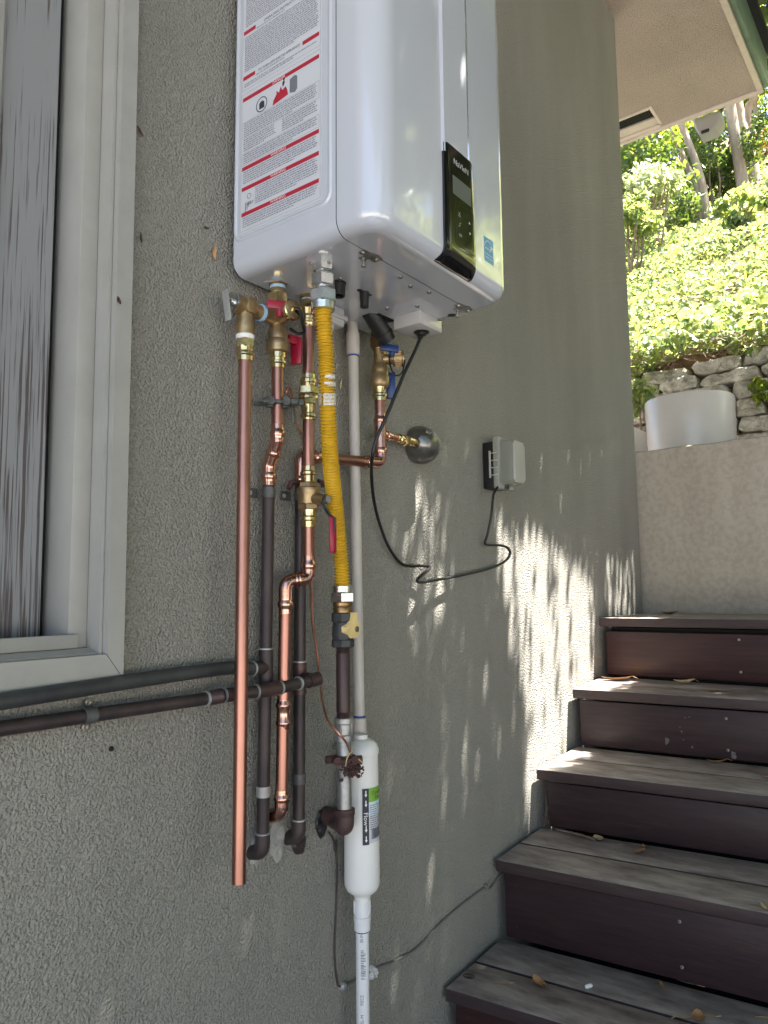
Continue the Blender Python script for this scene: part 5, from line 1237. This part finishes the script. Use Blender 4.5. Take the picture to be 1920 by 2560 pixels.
# lower white pipe
wp = thing('drain_pipe', 'white plastic drain pipe with printed lettering below the filter cartridge', 'pipe', tx_(2400))
lx = lambda py: at(905+(py-2250)*.0075, py, YT+.004)
m = MB(); c_ = lx(2246); q_ = lambda py: c_.z-lx(py).z
m.lathe(c_, DN, [(0, .0150), (.001, .0165), (q_(2284), .0165), (q_(2285), .0145), (q_(2288), .0145), (q_(2289), .0168), (q_(2300), .0168), (q_(2301), .0160), (q_(2324), .0156), (q_(2325), .013)], 28)
for k in range(8):
    a = 2*math.pi*k/8+.3; p_ = Vector((c_.x+math.cos(a)*.0165, c_.y+math.sin(a)*.0165, c_.z-.003)); m.tube([p_, p_+Vector((0, 0, -q_(2282)+.006))], .0013, 5)
m.build('adapter', PVCW, wp, 40)
m = MB(); m.lathe(lx(2323), DN, [(0, .0148), (.0025, .0138), (.004, .0128)], 24); m.build('primer_ring', BLUEP, wp)
rp = .0128
m = MB(); m.tube([lx(2322), lx(2440), lx(2640), lx(2900)], rp, 24); wpp = m.build('pipe', PVCW, wp)
m = MB(); va2 = math.atan2(CAMP.y-lx(2400).y, CAMP.x-lx(2400).x)
def wtext(txt, size, py, sx=1):
    Pp, F_ = text2d(txt, size, sx, 'LEFT'); c_ = lx(py)
    m.add([Vector((lx(py).x+math.cos(va2+(-b-.001)/rp)*(rp+.0006), lx(py).y+math.sin(va2+(-b-.001)/rp)*(rp+.0006), c_.z+a)) for a, b in Pp], F_)
wtext('BUN', .0085, 2349); wtext('PIECE', .0085, 2505, .9); wtext('SL-M', .0085, 2551, .95)
rnd = random.Random(3); py = 2368
while py < 2440:
    w_ = rnd.uniform(.8, 2.4)
    for a in (0, 1):
        p0_, p1_ = lx(py), lx(py+w_); hh = .0028 if rnd.random() < .6 else .0045
        V = []
        for k in range(4): ang = va2+(-.003+hh*2*k/3)/rp; V += [Vector((p0_.x+math.cos(ang)*(rp+.0006), p0_.y+math.sin(ang)*(rp+.0006), p0_.z)), Vector((p0_.x+math.cos(ang)*(rp+.0006), p0_.y+math.sin(ang)*(rp+.0006), p1_.z))]
    m.add(V, [(2*k, 2*k+1, 2*k+3, 2*k+2) for k in range(3)]); py += w_+rnd.uniform(1.2, 3)
m.build('pipe_print', INKM, wpp, 0)

# horizontal pipes on the left
hp1 = thing('upper_wall_pipe', 'upper of the two dark horizontal pipes, grey green, running just under the window', 'pipe', at(300, 1705, -.026))
m = MB(); YP = -.0255; e0 = Vector((tz.x-.03, YA, tz.z)); a = at(0, 1754, YP-.004); b_ = at(330, 1703, YP-.001)
dirL = (a-b_).normalized(); m.tube(spline([e0, at(560, 1671, YP), b_, a, a+dirL*.6], 8), r34*1.02, 20); m.build('pipe', DKTOP, hp1)
hp2 = thing('lower_wall_pipe', 'lower of the two dark horizontal pipes, reddish brown, crossing in front of the dark risers', 'pipe', at(300, 1790, -.026))
q_ = [tD+Vector((-.004, -.034, 0)), at(751, 1707, -.056), at(694, 1721, -.055), at(639, 1729, -.049), at(600, 1733, -.044), at(560, 1738, -.037), at(520, 1746, -.032), at(420, 1760, -.027), at(217, 1790, -.024), at(0, 1822, -.022)]
q_.append(q_[-1]+(q_[-1]-q_[-2]).normalized()*.5)
m = MB(); m.tube(spline(q_, 6), r34*.93, 20); m.build('pipe', DKCOP, hp2)
m = MB(); m.lathe(tD+Vector((-.001, -.034, 0)), (q_[1]-q_[0]), [(-.014, r34*1.15), (.012, r34*1.15)], 20); m.tube([tD+Vector((0, -.012, 0)), tD+Vector((0, -.036, 0))], r34*1.16, 20); m.build('corner_fitting', DKCOP_R, hp2)
for a, b in (((700, 1719), (640, 1729)), ((598, 1733), (560, 1739)), ((557, 1739), (520, 1746))):
    ya = -.0552 if a[0] > 600 else -.0437; yb_ = -.0492 if b[0] > 600 else -.037 if b[0] > 540 else -.0322
    m = MB(); m.tube([at(*a, ya), at((a[0]+b[0])/2, (a[1]+b[1])/2, (ya+yb_)/2), at(*b, yb_)], r34*1.08, 20); m.build('fitting', DKCOP_R, hp2)
for (px, py, yy), (px2, py2, yy2) in (((748, 1707.7, -.0560), (744, 1708.7, -.0560)), ((701, 1719.5, -.0553), (697, 1720.3, -.0552)), ((642, 1728.7, -.0493), (638, 1729.1, -.0488)), ((561, 1738, -.0371), (557, 1738.6, -.0367)), ((518, 1746.3, -.0319), (513, 1747, -.0316))):
    m = MB(); m.tube([at(px, py, yy), at(px2, py2, yy2)], r34*1.14, 20); m.build('solder_ring', SOLDER, hp2)
c_ = at(222, 1789, -.024); dp_ = (at(240, 1786, -.024)-at(200, 1792, -.024)).normalized()
m = MB(); m.lathe(c_-dp_*.009, dp_, [(0, r34*.94), (0, r34*1.06), (.018, r34*1.06), (.018, r34*.94)], 20, cap=False)
s1_, s2_ = at(218, 1756, 0), at(210, 1817, 0)
m.prism([at(208, 1750, -.0012), at(228, 1748, -.0012), at(233, 1785, -.004), at(215, 1787, -.004)], (0, -.0018, 0)); m.prism([at(199, 1822, -.0012), at(221, 1824, -.0012), at(232, 1790, -.004), at(212, 1793, -.004)], (0, -.0018, 0))
o_ = m.build('strap', ZINC, hp2, 40)
for p_ in (s1_, s2_): mm = MB(); mm.lathe(Vector((p_.x, -.003, p_.z)), (0, -1, 0), [(0, .0062), (.0016, .0058), (.0022, .0035), (.0014, .0018)], 14); mm.build('strap_screw', SCREW, o_)

# ground clamps and wires
gc = thing('grounding_clamp', 'weathered bronze grounding clamp bolted round the copper pipe under the red handled valve', 'clamp', (XH, YH, zof(XH, YH, 1008)))
zc2 = zof(XH, YH, 1008); cxp = Vector((XH, YH, zc2)); vd = Vector((.80, -.60, 0)); vn = Vector((-.6, -.8, 0))
m = MB()
for s_ in (-1, 1):
    b0_ = cxp+vd*s_*.014; m.tube([b0_+vn*-.010, b0_+vn*.018], .0075, 10); m.tube([b0_+vn*.006+Vector((0, 0, .010)), b0_+vn*.006+Vector((0, 0, -.010))], .0065, 8)
m.tube([cxp+vn*.014+vd*-.030, cxp+vn*.014+vd*.040], .0038, 8); m.tube([cxp-vn*.012+vd*-.042, cxp-vn*.012+vd*.03], .0038, 8)
m.lathe(cxp+vn*.014+vd*.022, vd, [(0, .008), (.012, .008)], 6); m.lathe(cxp+vn*.014+vd*.036, vd, [(0, .0062), (.008, .0062)], 8); m.lathe(cxp+vn*.014+vd*-.028, vd, [(0, .0062), (.012, .0062)], 8)
m.tube([cxp+vd*.026+Vector((0, 0, .006)), cxp+vd*.030+Vector((0, 0, -.036))], .0026, 6); m.build('clamp_body', CLAMP, gc, 40)
gw = thing('grounding_wire', 'thin bare copper wire running from the bronze clamp down to the rusty clamp', 'wire', at(790, 1500, -.006))
m = MB(); m.tube(spline([cxp+vd*.030+vn*.01, at(724, 968, -.05), at(716, 980, -.055), at(735, 1005, -.045), at(735, 1035, -.02), at(745, 1066, -.012), at(762, 1100, -.008), at(772, 1200, -.007), at(775, 1350, -.007), at(779, 1465, -.007), at(781, 1540, -.006), at(791, 1620, -.006), at(796, 1660, -.008), at(800, 1700, -.02), at(809, 1765, -.06), at(822, 1805, -.10), at(845, 1832, -.125), at(866, 1858, -.128), at(878, 1888, -.122)], 8), .0021, 7); m.build('wire', CWIRE, gw)
rc = thing('rusty_clamp', 'rusty grounding clamp with cobwebs and debris on the grey gas riser', 'clamp', gb(1898)); q0 = gb(1898)
m = MB(); m.lathe(q0+Vector((0, 0, .008)), DN, [(0, rb), (0, rb+.003), (.016, rb+.003), (.016, rb)], 20, cap=False)
for s_ in (-1, 1): m.tube([q0+vd*s_*.016+vn*-.004, q0+vd*s_*.016+vn*.020], .0085, 9)
m.tube([q0+vd*-.034-vn*.006, q0+vd*-.012-vn*.006], .0075, 9); m.tube([q0+vd*-.020+vn*.016, q0+vd*.030+vn*.016], .006, 8); m.lathe(q0+vd*.02+vn*.016, vd, [(0, .0085), (.01, .0085)], 6); m.build('clamp_body', RUSTC, rc, 40)
m = MB(); rnd = random.Random(6)
for _ in range(110):
    p_ = q0+vn*rnd.uniform(.014, .022)+vd*rnd.gauss(.010, .009)+Vector((0, 0, rnd.gauss(-.015, .006))); pts = [p_]; d_ = rv(rnd)
    for k in range(4): d_ = (d_+rv(rnd)*1.2).normalized(); p_ = p_+d_*.0024; pts.append(p_)
    m.tube(pts, rnd.uniform(.0005, .0028), 5)
m.build('debris', RUSTC, rc, 40)
m = MB(); m.tube(spline([at(864, 1915, -.125), at(868, 1895, -.128), at(878, 1880, -.13), at(888, 1874, -.13)], 5), .0010, 5); m.tube([at(896, 1897, -.126), at(906, 1907, -.128)], .0011, 5); m.build('straw', LEAFP, rc)

# ------------------------------------------------------------------ outlet box and cords
oc = at(1213, 1160, 0)
x0, x1 = 1.778, 1.852; z0, z1 = zz(.268), zz(.408)
ob = thing('outlet_box', 'weatherproof outlet box with a clear bubble cover on the stucco wall', 'outlet box', (x0, 0, (z0+z1)/2))
m = MB(); m.box((x0+.001, -.036, z0+.004), (x1-.002, .0, z1-.008), .003); m.build('back_box', BLKP, ob, 40)
m = MB(); m.box((x0-.010, -.056, z0), (x1+.004, -.0365, z1+.004), .006); m.build('cover_rim', CLEAR, ob, 40)
m = MB(); m.box((x0+.016, -.0405, z0+.03), (x1-.016, -.0362, z1-.03), .002); m.build('receptacle', CREAM, ob, 40)
bx0, bx1, bz0, bz1 = x0-.002, x1-.004, z0+.010, z1-.004
V = []; F = []; prof_ = [(-.0562, 0, 0), (-.074, .002, .005), (-.088, .006, .012), (-.0965, .012, .020), (-.0985, .020, .030)]
nz_ = 12
m = MB()
# side shell (clear), bulging towards the front face
def shell(t_): return None
R0 = [(bx0, bz0), (bx1, bz0), (bx1, bz1), (bx0, bz1)]
ringsB = []
for y, ix, iz in ((-.0567, 0, 0), (-.076, .001, .002), (-.092, .005, .006)):
    ringsB.append([Vector((x, y, z)) for x, z in ((bx0+ix, bz0+iz+.008), (bx0+ix+.008, bz0+iz), (bx1-ix-.008, bz0+iz), (bx1-ix, bz0+iz+.008), (bx1-ix, bz1-iz-.012), (bx1-ix-.010, bz1-iz), (bx0+ix+.010, bz1-iz), (bx0+ix, bz1-iz-.012))])
for r_ in ringsB: V += r_
for i in range(2):
    for k in range(8): F.append((i*8+k, i*8+(k+1) % 8, (i+1)*8+(k+1) % 8, (i+1)*8+k))
m.add(V, F); m.build('clear_cover', BUBBLE, ob, 40)
m = MB(); fr_ = ringsB[2]; cc = sum(fr_, Vector())/8
V = [p_+Vector((0, -.0006, 0)) for p_ in fr_]+[cc+(p_-cc)*.94+Vector((0, -.005, 0)) for p_ in fr_]+[cc+(p_-cc)*.6+Vector((0, -.0075, 0)) for p_ in fr_]
F = [(i*8+k, i*8+(k+1) % 8, (i+1)*8+(k+1) % 8, (i+1)*8+k) for i in range(2) for k in range(8)]+[tuple(range(16, 24)), tuple(range(7, -1, -1))]
m.add(V, F); m.build('cover_face', FROST, ob, 40)
m = MB()
for k in range(4): z = z0+.036+k*.020; m.box((x0-.014, -.052, z), (x0-.009, -.028, z+.003), .001)
m.box((x0-.0155, -.034, z0+.030), (x0-.0125, -.028, z0+.104), .001); m.build('hinge', FROST, ob, 40)
m = MB(); m.tube([(x0+.03, -.05, z0+.002), (x0+.03, -.05, z0+.05)], .013, 12); m.build('plug', BLKP, ob)

cord = thing('power_cord', 'black power cord drooping from the heater junction box across the wall to the outlet box', 'cord', at(930, 1200, -.012))
jb = Vector((1.262, -.158, HZ-.028))
cpts = [jb, at(1055, 830, -.155), at(1045, 860, -.150), at(1008, 940, -.135), at(972, 1027, -.118), at(941, 1098, -.10), at(930, 1145, -.088), at(929, 1190, -.06), at(934, 1245, -.035), at(947, 1303, -.022), at(972, 1368, -.016), at(1001, 1407, -.014), at(1026, 1415, -.016), at(1055, 1414.5, -.02), at(1072, 1417, -.024), at(1071, 1424, -.030), at(1052, 1440, -.038), at(1043, 1451, -.036), at(1052, 1456, -.030), at(1084, 1451, -.022), at(1150, 1439, -.013), at(1221, 1422, -.014), at(1261, 1404, -.022), at(1275, 1384, -.030), at(1266, 1368, -.030), at(1244, 1363, -.024), at(1219, 1362, -.018), at(1213, 1356, -.018), at(1219, 1335, -.022), at(1228, 1290, -.032), at(1232, 1250, -.042), at(1237, 1229, -.048), (x0+.03, -.05, z0+.03)]
m = MB(); m.tube(spline(cpts, 8), .0036, 10); m.build('cable', RUBBER, cord)
m = MB(); m.lathe(jb+Vector((0, 0, .003)), DN, [(0, .017), (.006, .017), (.007, .0095), (.012, .0095)], 18); a = at(1057, 815, -.156); m.tube([jb+Vector((0, 0, -.005)), a, at(1050, 845, -.152)], [.0078, .0068, .0058], 12); m.build('strain_relief', BLKP, cord, 40)
m = MB(); a = at(1068, 797, -.155); m.tube([a, at(1084, 797, -.15), at(1102, 791, -.145)], .0022, 6); m.build('tie_tail', BLKP, cord)

z7 = lambda x, y: (780+.3255*x, 2100+.3255*y)
tcb = thing('thin_cable', 'thin painted cable stapled across the stucco from the gas elbow towards the steps', 'cable', at(1000, 2380, -.004))
pts = [(1530, 232), (1500, 243), (1440, 280), (1400, 335), (1365, 372), (1330, 372), (1300, 385), (1100, 540), (960, 670), (860, 780), (770, 860), (690, 900), (620, 940), (540, 968), (470, 998), (340, 1075), (245, 1130)]
P3 = [at(*z7(*p_), -.005) for p_ in pts]; P3[0].y = -.03; P3[1].y = -.022
m = MB(); m.tube(spline(P3, 6), .0023, 7); m.build('cable', CABLE, tcb)
m = MB(); pts = [at(*z7(222, 1125), -.004), at(*z7(200, 1105), -.004), at(*z7(178, 950), -.003), at(*z7(174, 800), -.003), at(*z7(186, 500), -.003), at(*z7(190, 250), -.003), at(*z7(185, 0), -.003), at(839, 2130, -.003), at(834, 2100, -.004), at(822, 2080, -.006)]
m.tube(spline(pts, 6), .0019, 7); m.build('dark_cable', CABLE_D, tcb)
for (x, y), mm_ in (((228, 1120), ZINCL), ((1328, 357), CABLE)):
    p_ = at(*z7(x, y), -.002); m = MB(); m.lathe(p_, (0, -1, 0), [(-.002, .0075), (.006, .0072), (.009, .005), (.0098, .001)], 12); m.build('cable_clip', mm_, tcb, 40)
blob('caulk', at(*z7(453, 1015), -.001), .011, .015, .012, STICK, 14, tcb, 14)

# ------------------------------------------------------------------ small litter on the steps
def leaf(px, py, zrel, L, W, ang, m_, lab, curl=.3, name='dry_leaf', grp='fallen leaves on the steps', cat='leaf'):
    c = atz(px, py, zz(zrel))
    for q_ in NOS[1:5]:
        if q_[2] == zrel:
            for _ in range(3): c = atz(px, py, zz(zrel)+TILT*(c.x-q_[0]-(q_[1]-q_[0])*((c.y+.012)/-.6))/.26)
    L *= 1.2; W *= 1.15; curl = min(curl, .42); seed = int(px*7+py); rnd = random.Random(seed); V = []; F = []; nn = 7
    d = Vector((math.cos(ang), math.sin(ang), 0)); s_ = Vector((-d.y, d.x, 0))
    tw = rnd.uniform(-.5, .5)
    for i in range(nn+1):
        t_ = i/nn-.5; wv = W*.5*math.sin(math.pi*min(1, max(.02, (i+.15)/(nn+.3))))**.7
        h = .004+curl*L*(t_*t_*1.6)+.12*L*abs(tw)*t_
        for k in (-1, 0, 1): V.append(c+d*L*t_+s_*wv*k*(1-.25*curl)+Vector((0, 0, h+abs(k)*wv*curl*.9+k*tw*wv*.5+.003)))
    zmin = min(v.z for v in V)
    for v in V: v.z += c.z+.001-zmin
    for i in range(nn):
        for k in (0, 1): F.append((i*3+k, i*3+k+1, (i+1)*3+k+1, (i+1)*3+k))
    mb = MB(); mb.add(V, F)
    mb.tube([c+d*L*.5+Vector((0, 0, V[-2].z-c.z)), c+d*L*.72+s_*L*.08+Vector((0, 0, .004))], .0007, 4)
    tag(mb.build(name, m_, None, 80, fix=False), lab, cat, grp)
z3 = lambda x, y: (1100+.4943*x, 1480+.4943*y)
z4 = lambda x, y: (1000+.5546*x, 2000+.5546*y)
leaf(*z3(895, 447), -.318, .085, .034, -1.4, LEAFB, 'curled tan leaf near the wall end of the second step from the top')
leaf(*z3(1235, 462), -.318, .055, .028, -1.0, LEAFP, 'pale crumpled leaf in the middle of the second step from the top', .5)
leaf(*z3(1372, 502), -.318, .04, .014, -1.5, LEAFB, 'small brown leaf on the front edge of the second step from the top')
leaf(*z3(1160, 113), -.103, .05, .035, -1.2, LEAFB, 'orange brown leaf at the left on the top step below the low wall', .5)
leaf(*z3(1297, 103), -.103, .045, .03, .6, LEAFB, 'upright orange leaf further right on the top step below the low wall', .8)
leaf(*z4(895, 180), -.694, .032, .026, .8, LEAFP, 'small pale folded leaf beside the twig on the fourth step', .6)
leaf(*z4(925, 236), -.694, .030, .006, -1.4, LEAFP, 'thin straw coloured leaf blade on the back board of the fourth step', .1)
leaf(*z4(1080, 238), -.694, .030, .024, -.4, LEAFB, 'tan curled leaf in the middle of the fourth step', .7)
leaf(*z4(1097, 212), -.694, .016, .011, .4, LEAFB, 'tiny brown leaf behind the tan curled one on the fourth step', .5)
leaf(*z4(990, 203), -.694, .022, .005, 2.2, LEAFP, 'tiny thin blade near the riser of the fourth step', .1)
leaf(*z4(628, 832), -.907, .042, .026, .9, LEAFB, 'orange brown curled leaf by the board joint of the lowest step', .6)
leaf(*z4(458, 827), -.907, .034, .006, -1.2, LEAFP, 'thin pale leaf blade near the knot on the lowest step', .1)
leaf(*z4(1183, 840), -.907, .026, .008, .6, LEAFB, 'narrow brown blade on the back board of the lowest step', .1)
leaf(*z4(1268, 816), -.907, .060, .007, -1.75, LEAFP, 'long thin leaf blade lying below the riser of the lowest step', .1)
leaf(*z4(1285, 985), -.907, .036, .010, 2.3, LEAFP, 'slim tan leaf at the bottom edge of the picture', .2)
leaf(*z4(1345, 990), -.907, .040, .026, .3, LEAFB, 'crumpled dark brown leaf at the bottom edge of the picture', .7)
leaf(*z4(1376, 973), -.907, .036, .007, -1.3, LEAFP, 'thin blade touching the crumpled dark leaf at the bottom edge', .1)
leaf(*z4(1641, 485), -.694, .026, .010, .5, LEAFP, 'small tan leaf at the right edge on the front of the fourth step', .2)
leaf(*z4(1642, 985), -.907, .022, .009, 2.2, LEAFP, 'small pale leaf at the lower right corner on the lowest step', .2)
leaf(*z3(1400, 862), -.514, .05, .012, -1.0, LEAFB, 'dry leaf scrap under the riser of the third step', .4)
leaf(*z3(1655, 943), -.514, .03, .016, -1.0, LEAFB, 'brown leaf at the right edge of the third step', .4)
c = atz(*z4(851, 846), zz(-.907)+.009); m = MB(); m.lathe(c+Vector((0, 0, .0035)), (.75, -.6, .1), [(-.009, .003), (-.006, .0046), (.005, .0046), (.008, .0035), (.010, .001)], 10); tag(m.build('pebble', CHIP, None, 60), 'tiny bright white chip lying on the lowest step', 'pebble')
m = MB(); m.tube(spline([atz(*z4(705, 133), zz(-.694)+.017), atz(*z4(760, 145), zz(-.694)+.018), atz(*z4(820, 158), zz(-.694)+.020), atz(*z4(880, 180), zz(-.694)+.015)], 5), .0026, 6); m.tube([atz(*z4(820, 156), zz(-.694)+.020), atz(*z4(845, 172), zz(-.694)+.03)], .0014, 5); tag(m.build('twig', TWIG, None), 'thin dry twig lying along the riser on the fourth step', 'twig')
rnd = random.Random(9); m = MB()
for _ in range(24):      # scraps of dry stems in the gap beside the third riser
    p_ = Vector((2.05+rnd.uniform(-.015, .02), rnd.uniform(-.036, -.006), zz(-.694)+.012+rnd.random()**1.5*.14)); pts = [p_]
    for k in range(3): p_ = p_+Vector((rnd.uniform(-.008, .008), rnd.uniform(-.008, .008), rnd.uniform(-.015, .015))); pts.append(p_)
    m.tube(pts, .0010, 4)
o = m.build('dry_debris', TWIG, None, 0, fix=False); o['kind'] = 'stuff'; tag(o, 'dry stems caught in the dark gap beside the third riser', 'debris')
def wallleaf(px, py, L, W, ang, m_, lab, y=-.004):
    c = at(px, py, y); d = Vector((math.cos(ang), 0, math.sin(ang))); s_ = Vector((-d.z, 0, d.x)); V = []; F = []
    for i in range(6):
        t_ = i/5-.5; wv = W*.5*math.sin(math.pi*min(.97, max(.03, i/5)))
        for k in (-1, 0, 1): V.append(c+d*L*t_+s_*wv*k+Vector((0, -.001-abs(k)*.002-.004*abs(t_), 0)))
    for i in range(5):
        for k in (0, 1): F.append((i*3+k, i*3+k+1, (i+1)*3+k+1, (i+1)*3+k))
    mb = MB(); mb.add(V, F); tag(mb.build('dry_leaf', m_, None, 80, fix=False), lab, 'leaf', 'scraps stuck to the stucco wall')
wallleaf(533, 632, .030, .009, 1.5, LEAFB, 'pale tan leaf scrap stuck on the stucco left of the heater bottom')
wallleaf(512, 571, .012, .006, .3, RUSTC, 'small dark red scrap on the stucco left of the heater')
wallleaf(349, 596, .016, .005, 1.7, RUSTC, 'dark red scrap hanging at the window casing edge, lower one')
wallleaf(347, 330, .017, .006, -.8, RUSTC, 'dark red scrap at the window casing edge, upper one')
wallleaf(849, 960, .026, .006, 1.4, LEAFP, 'pale seed scrap on the stucco behind the yellow hose')
wallleaf(294, 752, .012, .007, -1.1, RUSTC, 'reddish brown cocoon stuck on the casing edge', -.024)
c = at(278, 1872, -.001); m = MB(); m.lathe(c, (0, -1, 0), [(0, .0042), (.003, .003), (.0035, .001)], 8); tag(m.build('wall_plug', DARK, None, 60), 'small dark plugged hole in the stucco below the lower pipe', 'plug')
